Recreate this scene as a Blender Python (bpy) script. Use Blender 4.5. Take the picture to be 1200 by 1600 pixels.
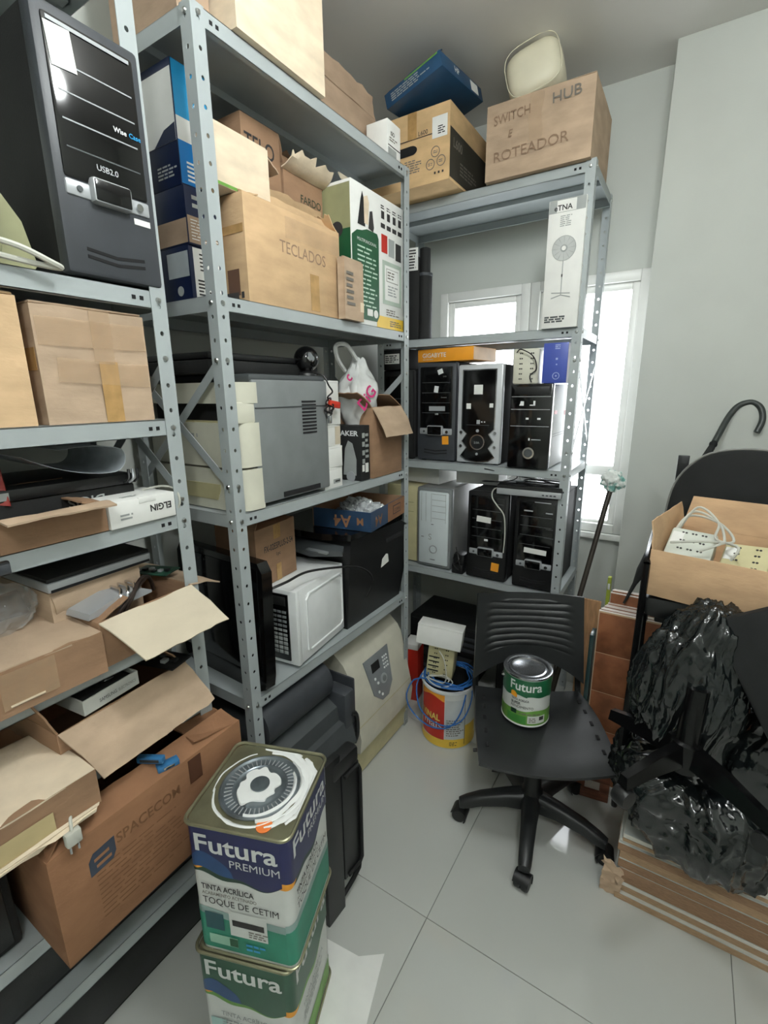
import bpy, bmesh, math, random
from mathutils import Vector, Matrix, noise
for o in list(bpy.data.objects): bpy.data.objects.remove(o, do_unlink=True)
SC = bpy.context.scene
COL = SC.collection
R = math.radians
random.seed(7)

# ------------------------------------------------------------------ camera
# world: X to the right along the back wall, Y into the room, Z up; metres
cam_d = bpy.data.cameras.new('camera'); cam = bpy.data.objects.new('camera', cam_d); COL.objects.link(cam)
cam_d.sensor_fit = 'VERTICAL'; cam_d.sensor_height = 36.0; cam_d.sensor_width = 27.0
cam_d.lens = 36.0 * 736.0 / 1600.0
cam_d.clip_start = 0.02
_yaw, _pit, _rol = R(-32.404), R(14.121), R(-0.572)
_d = Vector((math.sin(_yaw)*math.cos(_pit), math.cos(_yaw)*math.cos(_pit), -math.sin(_pit)))
_r = _d.cross(Vector((0, 0, 1))).normalized(); _u = _r.cross(_d)
_r2 = math.cos(_rol)*_r + math.sin(_rol)*_u; _u2 = -math.sin(_rol)*_r + math.cos(_rol)*_u
cam.matrix_world = Matrix(((_r2.x, _u2.x, -_d.x, 0), (_r2.y, _u2.y, -_d.y, 0), (_r2.z, _u2.z, -_d.z, 1.6), (0, 0, 0, 1)))
SC.camera = cam

# ------------------------------------------------------------------ world, light, exposure
SKY_STRENGTH = 8.0
LAMP_STRENGTH = 58.0
EXPOSURE = 0.33
w = bpy.data.worlds.new('sky'); SC.world = w; w.use_nodes = True
_bg = w.node_tree.nodes['Background']
_bg.inputs['Color'].default_value = (0.93, 0.97, 1.0, 1); _bg.inputs['Strength'].default_value = SKY_STRENGTH
def portal(x0, x1, z0, z1, y):
    L = bpy.data.lights.new('window_portal', 'AREA'); L.shape = 'RECTANGLE'; L.size = x1-x0; L.size_y = z1-z0
    L.cycles.is_portal = True
    o = bpy.data.objects.new('window_portal', L); COL.objects.link(o)
    o.location = ((x0+x1)/2, y, (z0+z1)/2); o.rotation_euler = (R(-90), 0, 0)
portal(-1.22, -0.2, 0.93, 2.12, 2.66)
SC.view_settings.view_transform = 'Standard'; SC.view_settings.look = 'None'
SC.view_settings.gamma = 1.0; SC.view_settings.use_curve_mapping = False
SC.view_settings.exposure = EXPOSURE
SC.cycles.max_bounces = 8; SC.cycles.diffuse_bounces = 5; SC.cycles.glossy_bounces = 4; SC.cycles.transparent_max_bounces = 12
SC.cycles.sample_clamp_indirect = 6.0
SC.cycles.use_denoising = True

# ------------------------------------------------------------------ materials
def lin(c): return tuple(((x/255)/12.92 if x/255 <= .04045 else ((x/255+.055)/1.055)**2.4) for x in c)
MATS = {}
def mat(name, col, rough=.5, metal=0., var=.06, scale=14., bump=0., bscale=120., coat=0., spec=.5, col2=None, emit=0., trans=0., stretch=None, lo=.35, hi=.65, detail=4.):
    if name in MATS: return MATS[name]
    m = bpy.data.materials.new(name); m.use_nodes = True; nt = m.node_tree; N = nt.nodes; L = nt.links
    b = N['Principled BSDF']
    b.inputs['Roughness'].default_value = rough; b.inputs['Metallic'].default_value = metal
    b.inputs['Specular IOR Level'].default_value = spec
    b.inputs['Coat Weight'].default_value = coat; b.inputs['Coat Roughness'].default_value = .08
    c = lin(col); c2 = lin(col2) if col2 else tuple(x*(1-var*2.2) for x in c)
    tc = N.new('ShaderNodeTexCoord'); vec = tc.outputs['Object']
    if stretch:
        mp = N.new('ShaderNodeMapping'); mp.inputs['Scale'].default_value = stretch; L.new(vec, mp.inputs['Vector']); vec = mp.outputs['Vector']
    nz = N.new('ShaderNodeTexNoise'); nz.inputs['Scale'].default_value = scale; nz.inputs['Detail'].default_value = detail
    L.new(vec, nz.inputs['Vector'])
    rp = N.new('ShaderNodeValToRGB'); rp.color_ramp.elements[0].position = lo; rp.color_ramp.elements[1].position = hi
    rp.color_ramp.elements[0].color = (*c2, 1); rp.color_ramp.elements[1].color = (*c, 1)
    L.new(nz.outputs['Fac'], rp.inputs['Fac']); L.new(rp.outputs['Color'], b.inputs['Base Color'])
    if bump:
        n2 = N.new('ShaderNodeTexNoise'); n2.inputs['Scale'].default_value = bscale; n2.inputs['Detail'].default_value = 3
        L.new(vec, n2.inputs['Vector'])
        bp = N.new('ShaderNodeBump'); bp.inputs['Strength'].default_value = bump; bp.inputs['Distance'].default_value = .002
        L.new(n2.outputs['Fac'], bp.inputs['Height']); L.new(bp.outputs['Normal'], b.inputs['Normal'])
    if emit:
        b.inputs['Emission Color'].default_value = (*c, 1); b.inputs['Emission Strength'].default_value = emit
    if trans: b.inputs['Transmission Weight'].default_value = trans
    MATS[name] = m; return m
def thin(name, col, rough, alpha):
    """see-through film or pane: part clear, part glossy/white"""
    if name in MATS: return MATS[name]
    m = bpy.data.materials.new(name); m.use_nodes = True; nt = m.node_tree; N = nt.nodes; L = nt.links
    b = N['Principled BSDF']; b.inputs['Base Color'].default_value = (*lin(col), 1); b.inputs['Roughness'].default_value = rough
    t = N.new('ShaderNodeBsdfTransparent'); mx = N.new('ShaderNodeMixShader'); tc = N.new('ShaderNodeTexCoord')
    nz = N.new('ShaderNodeTexNoise'); nz.inputs['Scale'].default_value = 25; L.new(tc.outputs['Object'], nz.inputs['Vector'])
    mr = N.new('ShaderNodeMapRange'); mr.inputs['To Min'].default_value = alpha*.6; mr.inputs['To Max'].default_value = min(1, alpha*1.4)
    L.new(nz.outputs['Fac'], mr.inputs['Value']); L.new(mr.outputs['Result'], mx.inputs['Fac'])
    L.new(t.outputs['BSDF'], mx.inputs[1]); L.new(b.outputs['BSDF'], mx.inputs[2])
    L.new(mx.outputs['Shader'], N['Material Output'].inputs['Surface'])
    MATS[name] = m; return m
def card(name, col, var=.09): return mat(name, col, rough=.82, var=var, scale=9, bump=.35, bscale=60, spec=.2, stretch=(1, 1, 2.5))
CARD = card('cardboard_tan', (188, 164, 140)); CARD_L = card('cardboard_pale', (230, 212, 186)); CARD_D = card('cardboard_brown', (156, 124, 98))
CARD_G = card('cardboard_greyed', (172, 148, 126)); CARD_W = card('cardboard_cream', (208, 196, 174), .05); CARD_O = card('cardboard_orange', (148, 108, 80))
CARD_IN = card('cardboard_inside', (146, 114, 86))
STEEL = mat('grey_painted_steel', (166, 173, 174), rough=.42, var=.05, scale=5, bump=.05)
HOLE = mat('dark_bore', (20, 20, 22), rough=.9)
BOLT = mat('zinc_bolt', (190, 192, 190), rough=.3, metal=1)
BLACK = mat('black_plastic', (26, 27, 28), rough=.42, var=.15, bump=.1, bscale=400)
BLACKG = mat('black_gloss', (9, 9, 10), rough=.12, var=.1, coat=.3)
BLACKM = mat('black_matt', (22, 23, 23), rough=.75, var=.2, bump=.2, bscale=300)
CHARC = mat('charcoal_plastic', (62, 65, 70), rough=.45, var=.08, bump=.1, bscale=400)
DKGREY = mat('dark_grey_plastic', (72, 76, 78), rough=.5, var=.08)
MIDGREY = mat('mid_grey_plastic', (122, 126, 127), rough=.5, var=.05, bump=.1, bscale=500)
SILVER = mat('silver_plastic', (172, 175, 178), rough=.3, metal=.2, var=.04)
CHROME = mat('chrome', (215, 216, 218), rough=.15, metal=1)
WHITE = mat('white_plastic', (228, 230, 230), rough=.4, var=.03)
PAPER = mat('white_paper', (232, 232, 228), rough=.7, var=.03)
BEIGE = mat('beige_plastic', (213, 211, 194), rough=.5, var=.04)
BEIGE_D = mat('aged_beige_plastic', (200, 192, 150), rough=.5, var=.06)
OLIVE = mat('olive_beige_plastic', (150, 150, 112), rough=.55, var=.08)
INK = mat('dark_ink', (48, 46, 46), rough=.7); INKG = mat('grey_ink', (118, 112, 104), rough=.7); PENCIL = mat('pencil_grey', (146, 120, 98), rough=.8)
GREYP = mat('grey_print', (160, 164, 162), rough=.6)
TAPE = mat('brown_tape', (186, 148, 96), rough=.22, var=.12, scale=30, bump=.5, bscale=25)
CLEARTAPE = thin('clear_tape', (214, 184, 150), .08, .2)
FILM = thin('clear_plastic_film', (225, 228, 230), .1, .22)
BLUE = mat('print_blue', (28, 120, 190), rough=.35, var=.05); NAVY = mat('print_navy', (22, 34, 66), rough=.35, var=.1); CYAN = mat('print_cyan', (40, 150, 205), rough=.35)
PGREEN = mat('print_green', (26, 84, 52), rough=.45, var=.08); TEAL = mat('print_teal', (44, 138, 112), rough=.45, var=.1); LIME = mat('print_lime', (110, 160, 70), rough=.45, var=.1)
ORANGE = mat('print_orange', (240, 160, 44), rough=.4, var=.05); YELLOW = mat('print_yellow', (236, 196, 70), rough=.45, var=.05); RED = mat('print_red', (190, 44, 30), rough=.4, var=.06)
BLUEV = mat('print_violet_blue', (66, 84, 168), rough=.4, var=.04)
MAGENTA = mat('print_magenta', (196, 40, 110), rough=.5)
CABLE_K = mat('black_cable', (18, 18, 18), rough=.45); CABLE_W = mat('grey_cable', (196, 196, 186), rough=.45); CABLE_B = mat('blue_cable', (42, 104, 176), rough=.4)
PCB = mat('circuit_green', (40, 84, 66), rough=.4, var=.3, scale=90)

# ------------------------------------------------------------------ mesh helpers
class MB:
    def __init__(s): s.bm = bmesh.new()
    def _mi(s, geom_faces, mi):
        for f in geom_faces: f.material_index = mi
    def box(s, x0, x1, y0, y1, z0, z1, mi=0, bev=0., seg=2, mtx=None, jit=0.):
        r = bmesh.ops.create_cube(s.bm, size=1.0); vs = r['verts']
        for v in vs:
            v.co = Vector(((x0+x1)/2 + v.co.x*(x1-x0), (y0+y1)/2 + v.co.y*(y1-y0), (z0+z1)/2 + v.co.z*(z1-z0)))
            if jit: v.co += Vector((random.uniform(-jit, jit), random.uniform(-jit, jit), random.uniform(-jit, jit) if v.co.z > (z0+z1)/2 else 0))
        fs = list({f for v in vs for f in v.link_faces}); s._mi(fs, mi)
        if bev:
            es = list({e for v in vs for e in v.link_edges})
            r2 = bmesh.ops.bevel(s.bm, geom=es, offset=bev, segments=seg, affect='EDGES', profile=.5)
            vs = list({v for f in r2['faces'] for v in f.verts} | {v for v in vs if v.is_valid}); s._mi(r2['faces'], mi)
        if mtx is not None:
            for v in vs: v.co = mtx @ v.co
        return vs
    def poly(s, pts, mi=0):
        f = s.bm.faces.new([s.bm.verts.new(p) for p in pts]); f.material_index = mi; return f
    def prism(s, prof, fn0, fn1, mi=0):
        """closed 2-D profile lofted between two placements fn0(p), fn1(p)"""
        a = [s.bm.verts.new(fn0(p)) for p in prof]; b = [s.bm.verts.new(fn1(p)) for p in prof]; n = len(prof)
        fs = [s.bm.faces.new(a[::-1]), s.bm.faces.new(b)]
        for i in range(n): fs.append(s.bm.faces.new((a[i], a[(i+1) % n], b[(i+1) % n], b[i])))
        s._mi(fs, mi); return a+b
    def tube(s, pts, r, n=8, mi=0, smooth=0, cap=True, closed=False):
        pts = [Vector(p) for p in pts]
        if smooth: pts = catmull(pts, smooth)
        rings = []; up = None
        for i, p in enumerate(pts):
            t = (pts[min(i+1, len(pts)-1)] - pts[max(i-1, 0)])
            if t.length < 1e-9: t = Vector((0, 0, 1))
            t.normalize()
            if up is None: up = Vector((0, 0, 1)) if abs(t.z) < .9 else Vector((1, 0, 0))
            a = t.cross(up)
            if a.length < 1e-4: a = t.cross(Vector((0, 1, 0)))
            a.normalize(); up = a.cross(t).normalized()
            rr = r[i] if isinstance(r, (list, tuple)) and i < len(r) else (r if not isinstance(r, (list, tuple)) else r[-1])
            rings.append([s.bm.verts.new(p + rr*(math.cos(2*math.pi*k/n)*a + math.sin(2*math.pi*k/n)*up)) for k in range(n)])
        fs = []
        for i in range(len(rings)-1):
            for k in range(n): fs.append(s.bm.faces.new((rings[i][k], rings[i][(k+1) % n], rings[i+1][(k+1) % n], rings[i+1][k])))
        if cap: fs += [s.bm.faces.new(rings[0][::-1]), s.bm.faces.new(rings[-1])]
        s._mi(fs, mi)
        return [v for q in rings for v in q]
    def lathe(s, prof, n=32, mi=0, c=(0, 0), mis=None):
        rings = []
        for (r, z) in prof:
            rings.append([s.bm.verts.new((c[0]+r*math.cos(2*math.pi*k/n), c[1]+r*math.sin(2*math.pi*k/n), z)) for k in range(n)] if r > 1e-6 else [s.bm.verts.new((c[0], c[1], z))])
        vs = [v for q in rings for v in q]
        for i in range(len(rings)-1):
            a, b = rings[i], rings[i+1]; m = mis[i] if mis else mi
            for k in range(n):
                k2 = (k+1) % n
                q = [a[k % len(a)], a[k2 % len(a)], b[k2 % len(b)], b[k % len(b)]]
                u = []
                for v in q:
                    if v not in u: u.append(v)
                if len(u) > 2: self_f = s.bm.faces.new(u); self_f.material_index = m
        return vs
    def grid(s, fn, nu, nv, mi=0, thick=0.):
        g = [[s.bm.verts.new(fn(i/nu, j/nv)) for j in range(nv+1)] for i in range(nu+1)]
        fs = [s.bm.faces.new((g[i][j], g[i+1][j], g[i+1][j+1], g[i][j+1])) for i in range(nu) for j in range(nv)]
        s._mi(fs, mi)
        if thick:
            bmesh.ops.recalc_face_normals(s.bm, faces=fs)
            r = bmesh.ops.solidify(s.bm, geom=fs, thickness=thick)
            for f in r['geom']:
                if isinstance(f, bmesh.types.BMFace): f.material_index = mi
        return g
    def xf(s, vs, m):
        for v in vs: v.co = m @ v.co
    def mesh(s, name, mats, smooth=True, ang=38):
        bmesh.ops.recalc_face_normals(s.bm, faces=s.bm.faces[:])
        me = bpy.data.meshes.new(name); s.bm.to_mesh(me); s.bm.free()
        for m in (mats if isinstance(mats, (list, tuple)) else [mats]): me.materials.append(m)
        if smooth: me.shade_smooth(); me.set_sharp_from_angle(angle=R(ang))
        return me
    def build(s, name, mats, parent=None, smooth=True, ang=38, **k):
        return link(name, s.mesh(name, mats, smooth, ang), parent, **k)
def link(name, me, parent=None, loc=None, rot=None):
    o = bpy.data.objects.new(name, me); COL.objects.link(o)
    if parent: o.parent = parent
    if loc: o.location = loc
    if rot: o.rotation_euler = rot
    return o
def catmull(P, k):
    out = []
    for i in range(len(P)-1):
        p0, p1, p2, p3 = P[max(i-1, 0)], P[i], P[i+1], P[min(i+2, len(P)-1)]
        for j in range(k):
            t = j/k
            out.append(.5*((2*p1) + (p2-p0)*t + (2*p0-5*p1+4*p2-p3)*t*t + (3*p1-p0-3*p2+p3)*t**3))
    out.append(P[-1]); return out
def tag(o, label=None, cat=None, group=None, kind=None):
    if label: o['label'] = label
    if cat: o['category'] = cat
    if group: o['group'] = group
    if kind: o['kind'] = kind
    return o
def thing(name, label, cat, loc=(0, 0, 0), rz=0., group=None, rot=None):
    o = bpy.data.objects.new(name, None); COL.objects.link(o); o.empty_display_size = .05
    o.location = loc; o.rotation_euler = rot if rot else (0, 0, R(rz))
    return tag(o, label, cat, group)
def BX(name, m, parent, x0, x1, y0, y1, z0, z1, bev=.002, **k):
    b = MB(); b.box(x0, x1, y0, y1, z0, z1, bev=bev); return b.build(name, m, parent, **k)
_tc = {}
def textmesh(s, size, bold=0., align='LEFT', width=None, shear=0.):
    cu = bpy.data.curves.new('t', 'FONT'); cu.body = s; cu.size = size; cu.offset = bold*size; cu.align_x = align; cu.shear = shear
    cu.resolution_u = 3
    ob = bpy.data.objects.new('t', cu); me = bpy.data.meshes.new_from_object(ob)
    bpy.data.objects.remove(ob); bpy.data.curves.remove(cu)
    if width and len(me.vertices):
        xs = [v.co.x for v in me.vertices]; k = width/(max(xs)-min(xs)); x0 = min(xs)
        for v in me.vertices: v.co.x = (v.co.x-x0)*k
    return me
class Face:
    """a flat face of a box in its thing's frame: origin at lower left, u right, v up, n outwards"""
    def __init__(s, o, u, v): s.o, s.u, s.v = Vector(o), Vector(u).normalized(), Vector(v).normalized(); s.n = s.u.cross(s.v)
    def at(s, a, b, h=0.): return s.o + s.u*a + s.v*b + s.n*h
def faces(w_, d, h): return {'front': Face((-w_/2, 0, 0), (1, 0, 0), (0, 0, 1)), 'right': Face((w_/2, 0, 0), (0, 1, 0), (0, 0, 1)),
        'left': Face((-w_/2, d, 0), (0, -1, 0), (0, 0, 1)), 'top': Face((-w_/2, 0, h), (1, 0, 0), (0, 1, 0))}
def text(parent, face, s, a, b, size, m, bold=0., name='lettering', h=.0009, flip=False, width=None, rot=0., align='LEFT', shear=0.):
    me = textmesh(s, size, bold, align, width, shear); me.name = name
    c, sn = math.cos(R(rot)), math.sin(R(rot))
    for v in me.vertices:
        x, y = v.co.x, v.co.y
        if flip: x, y = -x, -y
        x, y = c*x-sn*y, sn*x+c*y
        v.co = face.at(a+x, b+y, h)
    me.materials.clear(); me.materials.append(m)
    return link(name, me, parent)
def decal(parent, face, name, m, a0, a1, b0, b1, h=.0006, rot=0., t=.0006):
    b = MB(); ca, cb = (a0+a1)/2, (b0+b1)/2; c, s = math.cos(R(rot)), math.sin(R(rot))
    vs = b.box(-(a1-a0)/2, (a1-a0)/2, -(b1-b0)/2, (b1-b0)/2, 0, t)
    for v in vs:
        x, y, z = v.co; v.co = face.at(ca+c*x-s*y, cb+s*x+c*y, h-t*.5+z)
    return b.build(name, m, parent)
def shape(parent, face, name, m, pts, h=.0006, t=.0006):
    b = MB(); b.prism(pts, lambda p: face.at(p[0], p[1], h-t/2), lambda p: face.at(p[0], p[1], h+t/2)); return b.build(name, m, parent)
def lines(parent, face, name, m, a0, a1, b0, b1, n, h=.0006, fill=.5, ragged=.4):
    """rows of print too small to read"""
    b = MB(); dv = (b1-b0)/n
    for i in range(n):
        z = b1-(i+.5)*dv; e = a1-(a1-a0)*random.uniform(0, ragged); a = a0
        while a < e-.002:
            l = min(random.uniform(.25, .6)*(b1-b0)/n*6, e-a)
            b.poly([face.at(a, z-dv*fill/2, h), face.at(a+l, z-dv*fill/2, h), face.at(a+l, z+dv*fill/2, h), face.at(a, z+dv*fill/2, h)]); a += l+dv*.5
    return b.build(name, m, parent, smooth=False)
def disc(parent, face, name, m, a, b_, r, h=.0008, r_in=0., n=24, t=.001):
    b = MB(); prof = [(r_in, t), (r, t), (r, 0)] if r_in else [(0, t), (r, t), (r, 0)]
    if r_in: prof.append((r_in, 0)); prof.append((r_in, t))
    vs = b.lathe(prof, n)
    for v in vs: x, y, z = v.co; v.co = face.at(a+x, b_+y, h+z)
    return b.build(name, m, parent)
def on_x(yl, yr, z, xf, **k): return dict(loc=(xf, (yl+yr)/2, z), rz=90)
def on_y(xl, xr, z, yf): return dict(loc=((xl+xr)/2, yf, z), rz=0)

# ------------------------------------------------------------------ cartons
def flap(parent, hinge, along, outdir, L, ln, ang, m, curl=.0, name='flap', t=.0035, rag=.0, skew=0.):
    """panel hinged on a rim: ang 0 = upright, 90 = level and outwards, 150 = hanging; negative = folded in"""
    hinge, along, outdir = Vector(hinge), Vector(along).normalized(), Vector(outdir).normalized(); up = Vector((0, 0, 1))
    b = MB(); seed = random.uniform(0, 50)
    def fn(i, j):
        q = R(ang) + curl*j
        p = hinge + along*((i-.5)*L*(1-.06*j) + skew*j) + (outdir*math.sin(q) + up*math.cos(q))*(ln*j)
        k = outdir*math.cos(q) - up*math.sin(q)
        p += k*.004*noise.noise(Vector((i*3+seed, j*3, 0)))
        if rag and j > .99: p += (outdir*math.sin(q)+up*math.cos(q))*rag*noise.noise(Vector((i*14+seed, 0, 2)))
        return p
    b.grid(fn, 12, 4, thick=t)
    return b.build(name, m, parent)
def carton(label, w_, d, h, loc, rz, m=None, mi=None, name='cardboard_box', cat='box', group=None, open_=None, tape=None, rot=None, top=True, bulge=.004, tapem=None):
    m = m or CARD; mi = mi or CARD_IN
    t_ = thing(name, label, cat, loc, rz, group, rot)
    b = MB()
    if open_ is None:
        def fn_noise(v, k): return k*noise.noise(v*6+Vector(loc)*7)
        vs = b.box(-w_/2, w_/2, 0, d, 0, h, bev=.0)
        bmesh.ops.subdivide_edges(b.bm, edges=b.bm.edges[:], cuts=5, use_grid_fill=True)
        for v in b.bm.verts:
            x, y, z = v.co; c = Vector((0, d/2, h/2)); n = Vector()
            if abs(abs(x)-w_/2) < 1e-6 and 1e-6 < y < d-1e-6 and 1e-6 < z < h-1e-6: n.x = -math.copysign(1, x)*abs(fn_noise(v.co, bulge))
            if (abs(y) < 1e-6 or abs(y-d) < 1e-6) and abs(x) < w_/2-1e-6 and 1e-6 < z < h-1e-6: n.y = (1 if y < d/2 else -1)*abs(fn_noise(v.co, bulge))
            if abs(z-h) < 1e-6: n.z = -abs(fn_noise(v.co, bulge))
            v.co += n
        body = b.build('body', m, t_)
        if top:
            for s in (-1, 1):
                fb = MB(); fb.box(-w_/2+.002, w_/2-.002, d/2+(.0015 if s > 0 else -d/2+.003), d/2+(d/2-.003 if s > 0 else -.0015), h-.0005, h+.003, bev=.001, jit=.0012); fb.build('flap', m, t_)
    else:
        t = .004
        b.box(-w_/2, w_/2, 0, t, 0, h, bev=.0008); b.box(-w_/2, w_/2, d-t, d, 0, h, bev=.0008)
        b.box(-w_/2, -w_/2+t, t, d-t, 0, h, bev=.0008); b.box(w_/2-t, w_/2, t, d-t, 0, h, bev=.0008); b.box(-w_/2+t, w_/2-t, t, d-t, 0, t)
        b.build('body', m, t_)
        for s, (ln, ang, *ex) in open_.items():
            cur = ex[0] if ex else 0.; rag = ex[1] if len(ex) > 1 else 0.; fm = ex[2] if len(ex) > 2 else m; sk = ex[3] if len(ex) > 3 else 0.
            hg, al, od, L = {'f': ((0, .001, h), (1, 0, 0), (0, -1, 0), w_), 'b': ((0, d-.001, h), (1, 0, 0), (0, 1, 0), w_),
                             'l': ((-w_/2+.001, d/2, h), (0, 1, 0), (-1, 0, 0), d), 'r': ((w_/2-.001, d/2, h), (0, 1, 0), (1, 0, 0), d)}[s]
            flap(t_, hg, al, od, L-.004, ln, ang, fm, cur, rag=rag, skew=sk)
    F = faces(w_, d, h)
    if tape:
        tw = tape if isinstance(tape, float) else .05
        tb = MB(); tb.box(-tw/2, tw/2, -.0012, d*.98, h+.003, h+.0042); tb.box(-tw/2, tw/2, -.006, -.0048, h*.62, h+.0042); tb.build('tape', tapem or TAPE, t_)
    return t_, F

# ------------------------------------------------------------------ the room
CEIL = 2.87; XL, XR, YB, YR = -1.47, 1.35, 2.55, -1.6; COLX, COLY = -0.2, 2.39
WALL = mat('painted_wall', (196, 199, 193), rough=.75, var=.03, scale=2.5, bump=.12, bscale=180)
CEILM = mat('ceiling_paint', (222, 220, 216), rough=.8, var=.02, scale=2)
PVC = mat('white_window_frame', (226, 226, 222), rough=.35, var=.02)
TILE = mat('polished_porcelain', (190, 192, 187), rough=.07, var=.02, scale=1.2, spec=.6)
GROUT = mat('tile_grout', (120, 120, 114), rough=.8)
def S(o): o['kind'] = 'structure'; return o
fl = MB(); fl.box(XL-.1, XR+.1, YR-.1, YB+.1, -.08, -.0025); floor = S(fl.build('floor', GROUT))
tl = MB(); tl.box(.001, .799, .001, .799, -.01, 0, bev=.0008, seg=1); tme = tl.mesh('tile', TILE)
for i in range(4):
    for j in range(6): link('tile', tme, floor, loc=(-2.1+.8*i, -2.185+.8*j, 0))
b = MB(); b.box(XL-.1, XL, YR-.1, YB+.1, 0, CEIL); S(b.build('wall_left', WALL))
WX0, WX1, WZ0, WZ1 = -1.228, COLX-.003, .90, 2.125
b = MB(); b.box(XL, WX0, YB, YB+.16, 0, CEIL); b.box(WX1, XR, YB, YB+.16, 0, CEIL); b.box(WX0, WX1, YB, YB+.16, 0, WZ0); b.box(WX0, WX1, YB, YB+.16, WZ1, CEIL); S(b.build('wall_back', WALL))
b = MB(); b.box(COLX, XR, COLY, YB, 0, CEIL, bev=.003); S(b.build('wall_right', WALL))
b = MB(); b.box(XR, XR+.1, YR-.1, YB+.1, 0, CEIL); S(b.build('wall_side', WALL))
b = MB(); b.box(XL-.1, XR+.1, YR-.1, YR, 0, CEIL); S(b.build('wall_rear', WALL))
b = MB(); b.box(XL-.1, XR+.1, YR-.1, YB+.1, CEIL, CEIL+.1); S(b.build('ceiling', CEILM))
GLASS = thin('window_glass', (235, 240, 242), .03, .08)
def window(n, x0, x1, zr):
    o = bpy.data.objects.new(f'window_{n}', None); COL.objects.link(o); o.location = (x0, YB, WZ0); S(o)
    W_, H_ = x1-x0, WZ1-WZ0
    def fr(name, a0, a1, c0, c1, y0, y1, bev=.004):
        q = MB(); q.box(a0, a1, y0, y1, c0, c1, bev=bev); return q.build(name, PVC, o)
    for a0, a1, c0, c1 in ((0, .045, 0, H_), (W_-.045, W_, 0, H_), (.045, W_-.045, 0, .045), (.045, W_-.045, H_-.045, H_)): fr('window_frame', a0, a1, c0, c1, -.012, .07)
    for a0, a1, c0, c1 in ((.045, .078, .045, H_-.045), (W_-.078, W_-.045, .045, H_-.045), (.078, W_-.078, .045, .06), (.078, W_-.078, H_-.078, H_-.045), (.078, W_-.078, zr, zr+.05)): fr('sash', a0, a1, c0, c1, .012, .055)
    q = MB(); q.box(.074, W_-.074, .03, .035, .055, H_-.074); q.build('pane', GLASS, o)
    q = MB(); q.box(-.02, W_+.0, -.035, -.012, -.03, .0, bev=.004); q.build('window_sill', PVC, o)
window(1, WX0, -.735, .29); window(2, -.733, WX1-.0, .29)
# ceiling lamps the room is lit by (above and behind the camera)
LAMPF = mat('lamp_frame_white', (230, 230, 228), rough=.4)
LAMPD = mat('lamp_diffuser', (246, 251, 250), rough=.5, var=0, emit=LAMP_STRENGTH)
for lx, ly, lab in ((-.08, .62, 'opal globe ceiling lamp above the shelf aisle'), (.45, -.55, 'opal globe ceiling lamp near the rear wall')):
    t_ = thing('ceiling_light', lab, 'light', (lx, ly, CEIL-.36), group='opal globe ceiling lamps')
    q = MB(); q.lathe([(0, .358), (.07, .358), (.068, .34), (.014, .325), (.012, .26), (.05, .255), (.05, .235), (0, .235)], 32); q.build('stem', LAMPF, t_)
    q = MB(); bmesh.ops.create_uvsphere(q.bm, u_segments=32, v_segments=20, radius=.125); q.xf(q.bm.verts[:], Matrix.Translation((0, 0, .126))); q.build('globe', LAMPD, t_)

# ------------------------------------------------------------------ steel shelving
PH, PITCH, FW = 2.4205, .055, .036
def post_mesh():
    b = MB(); n = int(PH/PITCH); r = .0045
    for fl_ in (0, 1):
        def P(a, z, t): return (a, t, z) if fl_ == 0 else (t, a, z)
        for k in range(n):
            z0, z1 = k*PITCH, (k+1)*PITCH; zc = (z0+z1)/2; ac = FW*.52
            out = [(0, z0), (ac, z0), (FW, z0), (FW, zc), (FW, z1), (ac, z1), (0, z1), (0, zc)]
            inn = [(ac+r*math.cos(R(225+45*i)), zc+r*math.sin(R(225+45*i))*1.15) for i in range(8)]
            lay = []
            for t in (0, .002):
                o_ = [b.bm.verts.new(P(a, z, t)) for a, z in out]; i_ = [b.bm.verts.new(P(a, z, t)) for a, z in inn]; lay.append((o_, i_))
                for i in range(8): b.bm.faces.new((o_[i], o_[(i+1) % 8], i_[(i+1) % 8], i_[i]))
            for i in range(8): b.bm.faces.new((lay[0][1][i], lay[0][1][(i+1) % 8], lay[1][1][(i+1) % 8], lay[1][1][i]))
            for i in (2, 3): b.bm.faces.new((lay[0][0][i], lay[0][0][i+1], lay[1][0][i+1], lay[1][0][i]))
    bmesh.ops.remove_doubles(b.bm, verts=b.bm.verts[:], dist=1e-5)
    return b.mesh('post', STEEL, smooth=False)
POST = post_mesh()
def shelf_mesh(W_, D_):
    b = MB(); t = .0015; lip = .036; e = .003
    b.box(e, W_-e, e, D_-e, -t, 0)
    for (x0, x1, y0, y1) in ((e, W_-e, e, e+t), (e, W_-e, D_-e-t, D_-e), (e, e+t, e, D_-e), (W_-e-t, W_-e, e, D_-e)): b.box(x0, x1, y0, y1, -lip, 0)
    for (x0, x1, y0, y1) in ((e, W_-e, e, e+.014), (e, W_-e, D_-e-.014, D_-e)): b.box(x0, x1, y0, y1, -lip, -lip+t)
    b.box(.01, W_-.01, D_*.48, D_*.54, -.02, -t)      # stiffening rib under the plate
    for x in (.055, .072, W_-.072, W_-.055): b.box(x-.004, x+.004, e-.0012, e, -.022, -.014, mi=1)   # punched slots in the lip
    return b.mesh('shelf', [STEEL, HOLE])
def bolt_mesh():
    b = MB(); b.lathe([(0, .005), (.005, .004), (.0065, 0)], 10); return b.mesh('bolt', BOLT)
BOLTM = bolt_mesh()
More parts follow.
